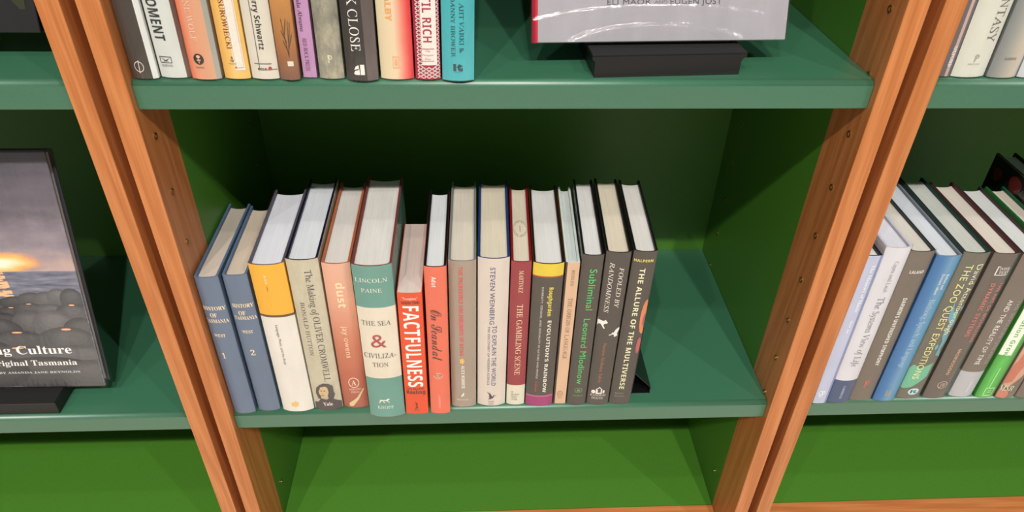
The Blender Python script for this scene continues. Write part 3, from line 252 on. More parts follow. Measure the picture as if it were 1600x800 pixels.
# ---------------- bookcases ----------------
def insert_mesh():
    bm = bmesh.new(); n = 14; ro, ri, t = .0036, .0022, .0009
    rings = [[(r*math.cos(a*2*math.pi/n), r*math.sin(a*2*math.pi/n), z) for a in range(n)] for r, z in ((ro, 0), (ro, t), (ri, t), (ri, -.0002))]
    V = [[bm.verts.new(p) for p in r] for r in rings]
    for i in range(3):
        for a in range(n): bm.faces.new((V[i][a], V[i][(a+1) % n], V[i+1][(a+1) % n], V[i+1][a]))
    f = bm.faces.new(V[3]); f.material_index = 1
    return bm
INS = None
def add_insert(parent, x, y, z, sgn):
    global INS
    if INS is None:
        o = obj('screw_insert', insert_mesh(), [BRASS, DARK]); INS = o
    else:
        o = INS.copy(); COL.objects.link(o)
    o.parent = parent; o.location = (x + sgn*.0001, y, z); o.rotation_euler = (0, sgn*math.pi/2, 0)
def shelf(parent, x0, x1, z):
    bm = bmesh.new(); R = .0062; r2 = .0012
    pr = [(DEP-.0005, z-TH), (DEP-.0005, z)] + [(RY+R-R*math.sin(a), z-R+R*math.cos(a)) for a in [i*math.pi/16 for i in range(9)]]
    pr += [(RY, z-TH+r2), (RY+r2*.3, z-TH+r2*.3), (RY+r2, z-TH)]
    extrude_profile(bm, pr, 'x', x0+.0006, x1-.0006)
    for f in bm.faces:
        if len(f.verts) == 4 and .05 < abs(f.normal.y) < .995 and f.calc_center_median().z > z-R: f.smooth = True
    return obj('shelf', bm, SHELF_PAINT, parent)
def bookcase(cx, label, seed, inserts):
    t = empty('bookcase', (cx, 0, ZFLOOR), (0, 0, 0), label, 'bookcase', 'row of green and timber bookcases')
    dz = -ZFLOOR
    for s in (-1, 1):
        xi, xo = s*W2, s*(W2+PW); a, b = min(xi, xo), max(xi, xo)
        bm = bmesh.new(); box(bm, a, b, 0, YW, 0, ZTOP+dz); bevel(bm, .0012, 2, lambda e: abs(e.verts[0].co.z-e.verts[1].co.z) > .5 and e.verts[0].co.y < .01)
        post = obj('timber_post', bm, wood_mat(seed + s*1.7), t)
        bm = bmesh.new(); box(bm, a, b, YW, DEP+.016, 0, ZTOP+dz)
        panel = obj('side_panel', bm, PANEL_PAINT, t)
        if inserts:
            for k in range(-1, 10):
                if k != -1: add_insert(post, xi, .0252, .0030+.0641*k+dz, -s)
                add_insert(panel, xi, .306, .0030+.0641*k+dz, -s)
            add_insert(panel, xi, .0963, -.2610+dz, -s)
    bm = bmesh.new(); box(bm, -W2, W2, DEP, DEP+.012, 0, ZTOP+dz); obj('back_panel', bm, PANEL_PAINT, t)
    for k, z in enumerate((0, Z1, Z1+.3205)): shelf(t, -W2, W2, z+dz)
    bm = bmesh.new(); box(bm, -W2+.0004, W2-.0004, YW+.0008, DEP, ZB-.02+dz, ZB+dz); obj('base_board', bm, PANEL_PAINT, t)
    bm = bmesh.new(); box(bm, -W2+.0004, W2-.0004, .002, YW+.0002, 0, ZB+dz); bevel(bm, .0012, 2, lambda e: abs(e.verts[0].co.x-e.verts[1].co.x) > .5)
    me = obj('base_rail', bm, RAIL, t)
    bm = bmesh.new(); box(bm, -W2-PW, W2+PW, -.004, DEP+.016, ZTOP+dz, ZTOP+.03+dz); bevel(bm, .002, 2); obj('top_board', bm, RAIL, t)
    return t
def rail_mat():
    m = wood_mat(5.3); nt = m.node_tree
    for n in nt.nodes:
        if n.type == 'MAPPING':
            s = n.inputs['Scale'].default_value; n.inputs['Scale'].default_value = (s[2]*1.0, s[0], s[1])
    return m
RAIL = rail_mat()
PITCH = 2*W2 + 2*PW + GAP
bookcase(0, 'centre green bookcase framed by two timber posts, books filling its middle shelf', 1.0, True)
bookcase(-PITCH, 'left green bookcase holding the sunset photo book, cut off by the left frame edge', 7.0, False)
bookcase(PITCH, 'right green bookcase cut off by the right frame edge, books from its left post onward', 12.0, False)

# ---------------- lettering ----------------
def _map(s, U, L, hfix=False):
    r = ''
    for c in s:
        if 'A' <= c <= 'Z': r += chr(U+ord(c)-65)
        elif 'a' <= c <= 'z': r += chr(0x210E) if (hfix and c == 'h') else chr(L+ord(c)-97)
        elif '0' <= c <= '9' and U in (0x1D400,): r += chr(0x1D7CE+ord(c)-48)
        elif '0' <= c <= '9' and U in (0x1D5D4,): r += chr(0x1D7EC+ord(c)-48)
        else: r += c
    return r
STY = {'sans': lambda s: s, 'sansb': lambda s: _map(s, 0x1D5D4, 0x1D5EE), 'ser': lambda s: _map(s, 0x1D400, 0x1D41A),
       'serl': lambda s: _map(s, 0x1D434, 0x1D44E, True), 'it': lambda s: _map(s, 0x1D434, 0x1D44E, True), 'scr': lambda s: _map(s, 0x1D4D0, 0x1D4EA)}
_cap = {}
def raw_text(s, st):
    c = bpy.data.curves.new('lettering', 'FONT'); c.body = STY[st](s); c.size = 1; c.resolution_u = 3
    if st in ('sansb', 'sans'): c.space_character = 1.06
    o = bpy.data.objects.new('lettering', c); COL.objects.link(o)
    me = bpy.data.meshes.new_from_object(o)
    bpy.data.objects.remove(o); bpy.data.curves.remove(c)
    bm = bmesh.new(); bm.from_mesh(me); bpy.data.meshes.remove(me)
    if st == 'serl':
        for v in bm.verts: v.co.x -= v.co.y*.27
    return bm
def cap(st):
    if st not in _cap:
        b = raw_text('E', st); ys = [v.co.y for v in b.verts]; _cap[st] = max(ys)-min(ys); b.free()
    return _cap[st]
def text_bm(s, st, width, height):
    """centred mesh in the XY plane fitted to width, cap height = height"""
    bm = raw_text(s, st); xs = [v.co.x for v in bm.verts]; x0, x1 = min(xs), max(xs); ch = cap(st)
    for v in bm.verts:
        v.co.x = ((v.co.x-x0)/(x1-x0)-.5)*width; v.co.y = (v.co.y/ch-.5)*height; v.co.z = 0
    return bm

# ---------------- flat printed shapes, unit box ----------------
def ell(cx, cy, rx_, ry_, n=18, a0=0, a1=360): return [(cx+rx_*math.cos(math.radians(a0+(a1-a0)*i/n)), cy+ry_*math.sin(math.radians(a0+(a1-a0)*i/n))) for i in range(n)]
def ring(cx, cy, r, t, n=20):
    o = []
    for i in range(n):
        a, b = 2*math.pi*i/n, 2*math.pi*(i+1)/n
        o.append([(cx+r*math.cos(a), cy+r*math.sin(a)), (cx+r*math.cos(b), cy+r*math.sin(b)), (cx+(r-t)*math.cos(b), cy+(r-t)*math.sin(b)), (cx+(r-t)*math.cos(a), cy+(r-t)*math.sin(a))])
    return o
def rc(x0, x1, y0, y1): return [(x0, y0), (x1, y0), (x1, y1), (x0, y1)]
def frame(tx, ty): return [rc(-.5, .5, -.5, -.5+ty), rc(-.5, .5, .5-ty, .5), rc(-.5, -.5+tx, -.5, .5), rc(.5-tx, .5, -.5, .5)]
def seg(x0, y0, x1, y1, t=.06):
    d = math.hypot(x1-x0, y1-y0); nx, ny = -(y1-y0)/d*t/2, (x1-x0)/d*t/2
    return [(x0+nx, y0+ny), (x0-nx, y0-ny), (x1-nx, y1-ny), (x1+nx, y1+ny)]
def lattice():
    o = []
    for i in range(26):
        y = -.5 + i*.0385
        for x in (-.5, .25):
            o += [seg(x, y, x+.25, min(.5, y+.035), .012), seg(x, min(.5, y+.035), x+.25, y, .012)]
    for i in range(3):
        y = -.5 + i*.0385
        for x in (-.25, 0): o += [seg(x, y, x+.25, y+.035, .012), seg(x, y+.035, x+.25, y, .012)]
    return o
SH = {
 'lattice': lattice(),
 'bar': [rc(-.5, .5, -.5, .5)], 'panel': [rc(-.5, .5, -.5, .5)], 'panelw': [rc(-.5, .5, -.5, .5)], 'square': [rc(-.5, .5, -.5, .5)],
 'tab': [rc(-.5, .5, -.5, .5)], 'tri': [[(-.5, -.5), (.5, -.5), (0, .5)]],
 'disc': [ell(0, 0, .5, .5)], 'oval': [ell(0, 0, .5, .5)], 'petal': [ell(0, 0, .5, .5)], 'petalhalf': [ell(0, 0, .5, .5)],
 'ring': ring(0, 0, .5, .07), 'phi': ring(0, 0, .42, .055) + [seg(.05, .5, -.05, -.5, .06)],
 'frame': frame(.035, .006), 'sqring': frame(.07, .08) + [rc(-.15, .25, .08, .14), rc(-.15, .25, -.12, -.06)],
 'lbox': [rc(-.5, -.42, -.5, .5), rc(-.5, .4, -.5, -.42), rc(-.5, -.3, .42, .5)],
 'diag': [[(-.5, -.5), (-.28, -.5), (.1, -.1), (.5, .5), (.42, .5), (.0, .0), (-.5, -.32)]],
 'blocks': [rc(-.5, -.15, -.4, .25), rc(-.1, .2, -.5, .5), rc(.25, .5, -.3, .35)],
 'blocks2': [rc(-.5, -.2, -.5, .5), [(-.15, .0), (.1, .5), (.5, .2), (.1, -.05)], [(-.05, -.1), (.5, -.1), (.5, -.5), (.1, -.5)]],
 'bars': [rc(-.5+.2*i, -.38+.2*i, -.5, (.5, .5, .2, .5, .1)[i]) for i in range(5)],
 'hound': [[(-.5, .0), (-.36, .22), (-.1, .2), (.18, .22), (.32, .5), (.5, .3), (.34, .1), (.2, -.05), (-.1, -.02), (-.25, .0)], seg(-.25, .05, -.48, -.5, .1), seg(.2, .05, .42, -.4, .1), seg(-.15, .05, .0, -.45, .08)],
 'swan': [seg(-.3, .5, .3, .3, .16), seg(.3, .3, -.2, 0, .16), seg(-.2, 0, .3, -.3, .16), seg(.3, -.3, -.4, -.5, .16)],
 'flower': [ell(0, 0, .22, .22, 10)] + [ell(.3*math.cos(a), .3*math.sin(a), .2, .2, 10) for a in (0, 1.26, 2.5, 3.77, 5.03)],
 'horse': [[(-.5, -.1), (-.1, .1), (.1, .5), (.4, .35), (.25, .1), (.1, -.2), (-.3, -.35)], seg(-.3, -.3, -.45, -.5, .1), seg(.1, -.1, .4, -.2, .08)],
 'heron': [[(-.5, .5), (-.1, .25), (.05, -.15), (-.1, -.35), (-.25, -.2), (-.25, .15)], [(-.4, -.45), (-.05, -.2), (.1, -.1), (.25, .05), (.3, -.02), (.15, -.3), (-.1, -.42)], seg(.25, .02, .5, .02, .04), seg(-.12, -.3, -.15, -.5, .03), ell(.25, .02, .06, .08, 8)],
 'temple': [[(-.5, .1), (0, .5), (.5, .1)], rc(-.4, -.2, -.5, .1), rc(-.08, .08, -.5, .1), rc(.2, .4, -.5, .1)],
 'cat1': [[(-.5, .5), (-.36, .3), (-.1, .25), (.15, .22), (.3, .34), (.36, .22), (.5, .12), (.42, -.02), (.22, -.02), (.15, -.2), (.3, -.45), (.2, -.5), (.02, -.25), (-.1, -.08), (-.3, -.1), (-.42, -.25), (-.5, -.2), (-.38, .02), (-.45, .2)]],
 'cat2': [[(.5, .5), (.28, .42), (.08, .25), (-.05, -.02), (-.28, -.3), (-.5, -.3), (-.5, -.22), (-.3, -.18), (-.14, .05), (.0, -.25), (.04, -.5), (.18, -.5), (.14, -.3), (.3, -.46), (.4, -.4), (.3, -.2), (.38, .05), (.5, .2)]],
 'house': [[(-.18, .15), (.08, .5), (.3, .15), (.3, .05), (.08, .36), (-.18, .02)], rc(-.16, -.02, -.5, .1), rc(.2, .3, -.5, .2), rc(-.02, .2, -.5, -.32), ell(-.34, -.22, .16, .27, 10), ell(.42, -.2, .08, .26, 8)],
 'gullbox': frame(.05, .1) + [[(-.4, .3), (-.15, .1), (0, -.08), (.15, .1), (.4, .3), (.15, -.02), (.05, -.25), (-.05, -.25), (-.15, -.02)], seg(-.2, -.28, 0, -.1, .06), seg(.2, -.28, 0, -.1, .06)],
 'torch': [ell(0, .3, .4, .2, 12), seg(0, .2, 0, -.5, .16), seg(-.4, -.1, .4, -.1, .06), ell(-.25, -.12, .12, .1, 8), ell(.25, -.12, .12, .1, 8)],
 'anchor': [seg(0, .4, 0, -.4, .1), seg(-.25, .2, .25, .2, .08), seg(-.45, -.1, 0, -.45, .1), seg(.45, -.1, 0, -.45, .1)] + ring(0, .4, .12, .05, 10),
 'grass': [seg(-.05, -.5, -.35, .5, .05), seg(-.05, -.5, .2, .45, .04), seg(0, -.3, .4, .1, .05), seg(-.1, -.1, -.45, .2, .05), seg(.1, -.1, .35, .4, .05), seg(-.2, .1, .05, .5, .05), seg(0, -.4, -.4, -.05, .05)],
 'pmark': ring(.02, .2, .28, .07, 14) + [rc(-.3, -.23, -.5, .4), rc(-.17, -.1, -.5, .3)] + ring(.02, .2, .15, .05, 12) + [rc(-.3, 0, .42, .5)],
 'leafbar': [rc(.12, .5, -.5, .5), [(-.5, -.35), (-.35, -.1), (-.1, -.05), (.02, .1), (.06, -.5), (-.4, -.5)], [(-.45, -.02), (-.3, .3), (-.02, .45), (0, .1), (-.2, .05)]],
 'penguinbox': [f for f in frame(.08, .05)] + [ell(0, 0, .25, .32, 12)],
 'knot': ring(-.15, .1, .3, .08, 14) + ring(.2, .15, .25, .08, 14) + ring(0, -.25, .22, .08, 12) + [seg(-.4, -.4, .4, .4, .06)],
 'hair': [[(-.42, -.45), (-.5, -.1), (-.42, .25), (-.15, .48), (.15, .5), (.38, .3), (.45, .0), (.5, -.2), (.4, -.45), (.2, -.5), (.05, -.2), (-.2, -.2), (-.3, -.5)]],
 'face': [[(-.3, .42), (.1, .5), (.4, .3), (.45, -.05), (.3, -.35), (.0, -.5), (-.25, -.42), (-.45, -.15), (-.5, .15)]],
 'hairtop': [[(-.5, -.2), (-.38, .25), (-.1, .5), (.25, .45), (.5, .1), (.5, -.5), (.36, -.5), (.3, -.05), (.0, .12), (-.3, .0), (-.42, -.5), (-.5, -.5)]],
 'coat': [[(-.5, -.5), (-.5, .05), (-.35, .12), (-.22, .4), (-.02, .3), (.12, .5), (.3, .25), (.5, .05), (.5, -.5)]],
 'moustache': [[(-.5, -.3), (0, .5), (.5, -.3), (0, .0)]], 'eyes': [ell(-.3, 0, .15, .4, 8), ell(.25, 0, .15, .4, 8)],
 'facelines': [seg(-.5, .4, .5, .3, .1), seg(-.5, .4, -.4, -.1, .12), seg(-.4, -.1, -.1, -.5, .08), seg(-.1, -.5, .3, -.4, .08), seg(.3, -.4, .5, .3, .08), seg(-.3, -.02, -.1, 0, .14), seg(.0, -.02, .2, .0, .2), seg(.2, .1, .4, .15, .12)],
 'splash': [[(-.5, .5), (-.2, .3), (.1, .35), (.3, .1), (.1, .0), (.4, -.2), (.2, -.35), (.5, -.5), (.0, -.45), (.0, -.2), (-.2, -.1), (-.1, .1), (-.4, .2)], ell(-.2, -.3, .12, .05, 9), ell(.35, .35, .12, .05, 9)],
 'jade': [[(-.5, .28), (-.25, .42), (.0, .32), (.2, .4), (.5, .5), (.5, .0), (.25, -.2), (.0, -.38), (-.3, -.45), (-.5, -.42)]],
 'blob': [[(-.5, -.4), (-.42, -.1), (-.2, .2), (0, .42), (.3, .5), (.5, .4), (.5, -.1), (.3, -.3), (0, -.5)]],
 'blob2': [[(-.4, -.5), (-.5, -.1), (-.2, .1), (-.1, .4), (.3, .5), (.5, .2), (.2, -.1), (.1, -.4)]],
}
def shape_bm(kind, w, h):
    bm = bmesh.new()
    for pl in SH[kind]:
        f = bm.faces.new([bm.verts.new((x*w, y*h, 0)) for x, y in pl])
    bmesh.ops.triangulate(bm, faces=bm.faces[:])
    bmesh.ops.recalc_face_normals(bm, faces=bm.faces[:])
    return bm

# ---------------- books ----------------
def spine_y(x, T, b):
    u = min(1, abs(2*x/T-1)); return -b*(1-u**2.4)
def strip_cuts(bm, T):
    xs = [v.co.x for v in bm.verts]
    if not xs or max(xs)-min(xs) < .12*T: return
    for k in range(1, 16):
        x = T*k/16
        if min(xs) < x < max(xs):
            bmesh.ops.bisect_plane(bm, geom=bm.verts[:]+bm.edges[:]+bm.faces[:], plane_co=(x, 0, 0), plane_no=(1, 0, 0))
def book(key, sp, zbase):
    T, H, D, b = sp['T'], sp['H'], sp['D'], sp['rnd']*sp['T']
    th, psi = math.radians(sp['th']), math.radians(sp['psi'])
    t = empty('book', (sp['loc'][0], sp['loc'][1], zbase + max(0, T*math.sin(th)) + .0002), (0, th, psi), sp['label'], 'book', sp['group'])
    z0 = .0008; pap = sp['paper']
    tb = .0006 if pap else .0026; ts = .0006 if pap else .0018
    mats = []
    def mi(m):
        if m not in mats: mats.append(m)
        return mats.index(m)
    g = sp['grad']
    if g:
        cm = graded(g[0], g[1] if g[0] in 'xz' else g[1:], T, H)
    else: cm = paper(sp['col'])
    board = paper(sp['board'], .5)
    # cross section (outer then inner)
    xs = sorted(set([i/22 for i in range(23)] + [v for s_ in sp['xb'] for v in s_[:2]] + [.012, .03, .97, .988]))
    outer = [(0, D), (0, D*.5), (0, .004)] + [(u*T, spine_y(u*T, T, b)) for u in xs] + [(T, .004), (T, D*.5), (T, D)]
    inner = []
    for (x, y) in outer:
        if x <= 0 and y > 0: inner.append((tb, y))
        elif x >= T and y > 0: inner.append((T-tb, y))
        else: inner.append((min(max(x, tb), T-tb), y+ts + (0 if tb < x < T-tb else .001)))
    zc = sorted(set([z0, H] + [z for z, c in sp['bands'] if z0 < z < H]))
    bm = bmesh.new()
    O = [[bm.verts.new((x, y, z)) for x, y in outer] for z in zc]
    I = [[bm.verts.new((x, y, z)) for x, y in inner] for z in (zc[0], zc[-1])]
    n = len(outer)
    for k in range(len(zc)-1):
        zm = (zc[k]+zc[k+1])/2
        m = cm
        for z, c in sp['bands']:
            if zm < z: m = paper(c)
        for i in range(n-1):
            f = bm.faces.new((O[k][i], O[k][i+1], O[k+1][i+1], O[k+1][i]))
            mm = m; y_ = (outer[i][1]+outer[i+1][1])/2; xm = (outer[i][0]+outer[i+1][0])/2/T
            if y_ < .0035 and 2 <= i < n-3:
                for a, e, c in sp['xb']:
                    if a <= xm <= e: mm = paper(c)
            f.material_index = mi(mm)
    bi = mi(board)
    for i in range(n-1):
        for f in (bm.faces.new((I[0][i+1], I[0][i], I[1][i], I[1][i+1])), bm.faces.new((O[-1][i], O[-1][i+1], I[1][i+1], I[1][i])), bm.faces.new((O[0][i+1], O[0][i], I[0][i], I[0][i+1]))): f.material_index = bi
    for i in (0, n-1):
        vs = [O[k][i] for k in range(len(zc))] + [I[1][i], I[0][i]]
        f = bm.faces.new(vs if i else vs[::-1]); f.material_index = bi
    cv = obj('cover', bm, mats, t)
    # page block
    q = .0002 if pap else .0034
    yb_ = .0012 if pap else .0042; D2 = D - (.0003 if pap else .0045); cc = 0 if pap else .10*T
    a, e = tb+.0001, T-tb-.0001
    prof = [(a+(e-a)*i/10, yb_ + spine_y(T*i/10, T, b*.75) + (0 if pap else .0004)) for i in range(11)]
    prof += [(a+(e-a)*(1-i/10), D2 - cc*(1-(abs(2*(1-i/10)-1))**2)) for i in range(11)]
    bm = bmesh.new(); extrude_profile(bm, prof, 'z', z0+q, H-q)
    obj('page_block', bm, page_mat(sp['page']), t)
    if not pap:
        bm = bmesh.new()   # headband between spine and pages
        pr = [(x, y-.0012) for x, y in prof[1:10]] + [(x, y) for x, y in prof[1:10]][::-1]
        extrude_profile(bm, pr, 'z', H-q-.004, H-q+.0009); obj('headband', bm, paper((214, 204, 190), .8), t)
    # printing
    for tt in sp['tx']:
        if tt[0] == 'v':
            _, nm, s, st, xc, za, ze, h, c = tt
            tb_ = text_bm(s, st, za-ze, h)
            for v in tb_.verts: v.co = Vector((xc+v.co.y, 0, (za+ze)/2-v.co.x))
        else:
            k, nm, s, st, xc, zc_, wd, ht, c = tt
            tb_ = text_bm(s, st, wd, ht) if k == 'h' else shape_bm(s, wd, ht)
            for v in tb_.verts: v.co = Vector((xc+v.co.x, 0, zc_+v.co.y))
        for v in tb_.verts: v.co.z = min(max(v.co.z, z0), H)
        strip_cuts(tb_, T)
        lay = .00035 + (.00012*sp['tx'].index(tt) if len(sp['tx']) > 1 else 0) * .5
        for v in tb_.verts:
            v.co.x = min(max(v.co.x, .0004), T-.0004); v.co.y = spine_y(v.co.x, T, b)-lay
        if tb_.faces:
            obj(nm, tb_, ink(c), t)
        else: tb_.free()
    # clear library jacket
    if sp['sleeve']:
        k = .0015; bm = bmesh.new(); pts = [(tb*.4, D-.03), (tb*.4, D+k*.6), (-k*.45, D+k*.6)] + [(-k*.45, y) for x, y in outer[1:3]] + [(min(max(x, -k*.45), T+k*.45), y-k) for x, y in outer[3:-3]] + [(T+k*.45, y) for x, y in outer[-3:-1]] + [(T+k*.45, D+k*.6), (T-tb*.4, D+k*.6), (T-tb*.4, D-.03)]
        pts = pts[2:-2]
        zz = [0, .0025, .006, H*.25, H*.5, H*.75, H, H+.0022]
        V = []
        for j, z in enumerate(zz):
            row = []
            for i, (x, y) in enumerate(pts):
                dy = (.0006*math.sin(i*1.9+key_seed(key)) if j == 0 and 2 < i < len(pts)-3 else 0)
                row.append(bm.verts.new((x, y+dy, z)))
            V.append(row)
        for j in range(len(zz)-1):
            for i in range(len(pts)-1): bm.faces.new((V[j][i], V[j][i+1], V[j+1][i+1], V[j+1][i]))
        obj('plastic_sleeve', bm, PLASTIC, t, smooth=True)
    return t
def key_seed(k): return sum(ord(c) for c in k)*.7
BK = {}
for k, sp in BOOKS.items(): BK[k] = book(k, sp, Z1 if sp['loc'][2] == 't' else 0)

# oval library stamp on the page tops of the crimson book
sp = BOOKS['gamb']
bm = bmesh.new()
for pl in ring(0, 0, .5, .02, 30) + [seg(.42*math.cos(a)-.0, .42*math.sin(a), .42*math.cos(a+.12), .42*math.sin(a+.07), .08) for a in [i*.3 for i in range(21) if i%5]] + [rc(-.03, .02, -.2, .18)]:
    bm.faces.new([bm.verts.new((x*.0165+sp['T']*.5, y*.0345+.068, 0)) for x, y in pl])
obj('library_stamp', bm, ink((150, 132, 106)), BK['gamb'], loc=(0, 0, sp['H']-.0031))
# red flowers on the tall book's left board
sp = BOOKS['R9']
bm = bmesh.new()
for (cy, cz, r) in ((.172, .245, .009), (.135, .250, .012), (.105, .243, .008)):
    pl = [(cy+r*(1+.1*math.sin(3*a))*math.cos(a), cz+r*(1+.1*math.sin(3*a))*math.sin(a)) for a in [i*.2618 for i in range(24)]]
    bm.faces.new([bm.verts.new((-.0003, y, z)) for y, z in pl])
obj('flower_print', bm, ink((110, 36, 36)), BK['R9'])
bm = bmesh.new()
pl = [(.0, .2), (.19, .2), (.19, .267), (.0, .267)]
bm.faces.new([bm.verts.new((-.00015, y, z)) for y, z in pl]); obj('board_print', bm, ink((20, 24, 20)), BK['R9'])

# ---------------- display stands and face-out books ----------------
def display_book(name, loc, yaw, lean, wd, ht, thick, label, front_mat, spine_col, group=None):
    t = empty(name, loc, (-lean, 0, yaw), label, 'book', group)
    bm = bmesh.new(); box(bm, 0, wd, 0, .0028, .001, ht); bevel(bm, .0006, 1); obj('front_cover', bm, front_mat, t)
    bm = bmesh.new(); box(bm, 0, wd, thick-.0028, thick, .001, ht); bevel(bm, .0006, 1); obj('back_cover', bm, paper(spine_col), t)
    bm = bmesh.new()
    pr = [(-.0032*(1-(2*i/8-1)**2)-.0018, thick*i/8) for i in range(9)] + [(.0006, thick-.0001), (.0006, .0001)]
    extrude_profile(bm, pr, 'z', .001, ht); obj('spine', bm, paper(spine_col), t)
    bm = bmesh.new()
    pr = [(.001, .003), (wd-.004, .003)] + [(wd-.004-.003*math.sin(math.pi*i/8), .003+(thick-.006)*i/8) for i in range(1, 8)] + [(wd-.004, thick-.003), (.001, thick-.003)]
    extrude_profile(bm, pr, 'z', .0045, ht-.0035); pg = page_mat((226, 222, 212)); obj('page_block', bm, pg, t)
    return t
def film(t, wd, ht, thick, x0=-.006, amp=.0016, curl=0):
    bm = bmesh.new(); nx, nz = (150, 150) if curl else (50, 60); V = []
    for j in range(nz+1):
        z = .0002 + (ht+.0022)*j/nz; row = []
        for i in range(nx+1):
            x = x0 + (wd-x0+.0015)*i/nx
            y = -.0012 - amp*.5*(1+math.sin(x*41+z*23)*math.cos(z*33-x*12))*.5
            if curl:
                d = math.hypot((x-curl[0])/curl[2], (z-curl[1])/curl[3]); y -= .0022*math.exp(-((d-1)/.11)**2) + .0012*math.exp(-((d-1.9)/.14)**2) + .0008*math.exp(-((d-.5)/.12)**2)
            row.append(bm.verts.new((x, y, z)))
        V.append(row)
    for j in range(nz):
        for i in range(nx): bm.faces.new((V[j][i], V[j][i+1], V[j+1][i+1], V[j+1][i]))
    # returns over edges to the back
    for (i) in (0, nx):
        B = [bm.verts.new((V[j][i].co.x, thick+.001, V[j][i].co.z)) for j in range(nz+1)]
        for j in range(nz): bm.faces.new((V[j][i], V[j+1][i], B[j+1], B[j]) if i else (V[j][i], B[j], B[j+1], V[j+1][i]))
    bmesh.ops.recalc_face_normals(bm, faces=bm.faces[:])
    return obj('plastic_sleeve', bm, PLASTIC, t, smooth=True)

# stand under the centre display book
t = empty('display_stand', (.0782, .0168, Z1+.0002), (0, 0, math.radians(3.3)), 'black moulded display stand on the centre top shelf holding up the pale grey book', 'book stand', 'black display stands')
L_ = .1424; h_ = .022
prof = [(0, 0), (L_, 0), (L_, .0125), (L_+.0008, .0150), (L_+.0026, .0168), (L_+.0046, .0172), (L_+.0046, h_-.0016), (-.0026, h_-.0016), (-.0026, .0172), (-.0012, .0168), (0, .0150)]
bm = bmesh.new(); extrude_profile(bm, prof, 'y', 0, .085); obj('base', bm, BLACK_PLASTIC, t)
bm = bmesh.new(); box(bm, -.0026, L_+.0046, -.0003, .034, h_-.0016, h_); bevel(bm, .0004, 1); obj('felt_pad', bm, BLACK_FELT, t)
bm = bmesh.new(); extrude_profile(bm, [(.047, h_-.0016), (.052, h_-.0016), (.113, .19), (.108, .19)], 'x', .01, L_-.01); obj('back_rest', bm, BLACK_PLASTIC, t)

grey = paper((166, 163, 168), .35)
cb = display_book('book', (.0246, .0356, Z1+.0258), math.radians(2.46), math.radians(18), .2430, .252, .0105, 'large pale grey face out book with red spine, standing on the centre top shelf', grey, (186, 36, 58))
tb_ = text_bm('ELI MAOR', 'sans', .0416, .0048)
for v in tb_.verts: v.co = Vector((.0868+v.co.x, -.0003, .0370+v.co.y))
obj('author_lettering', tb_, ink((80, 74, 80)), cb)
tb_ = text_bm('AND', 'sans', .0125, .0034)
for v in tb_.verts: v.co = Vector((.1174+v.co.x, -.0003, .0365+v.co.y))
obj('author_lettering', tb_, ink((110, 104, 108)), cb)
tb_ = text_bm('EUGEN JOST', 'sans', .0500, .0048)
for v in tb_.verts: v.co = Vector((.1515+v.co.x, -.0003, .0370+v.co.y))
obj('author_lettering', tb_, ink((80, 74, 80)), cb)
film(cb, .2430, .252, .0105, curl=(.115, -.004, .082, .019))

# left stand and sunset book
t = empty('display_stand', (-.7110, .0150, .0002), (0, 0, 0), 'black wedge display stand on the left middle shelf under the sunset book', 'book stand', 'black display stands')
bm = bmesh.new(); box(bm, 0, .1424, 0, .085, 0, .0185); bevel(bm, .0008, 1); obj('base', bm, BLACK_PLASTIC, t)
bm = bmesh.new(); box(bm, .0005, .1419, .0005, .034, .0185, .0201); obj('felt_pad', bm, BLACK_FELT, t)
bm = bmesh.new(); extrude_profile(bm, [(.047, .0185), (.052, .0185), (.113, .19), (.108, .19)], 'x', .01, .1324); obj('back_rest', bm, BLACK_PLASTIC, t)

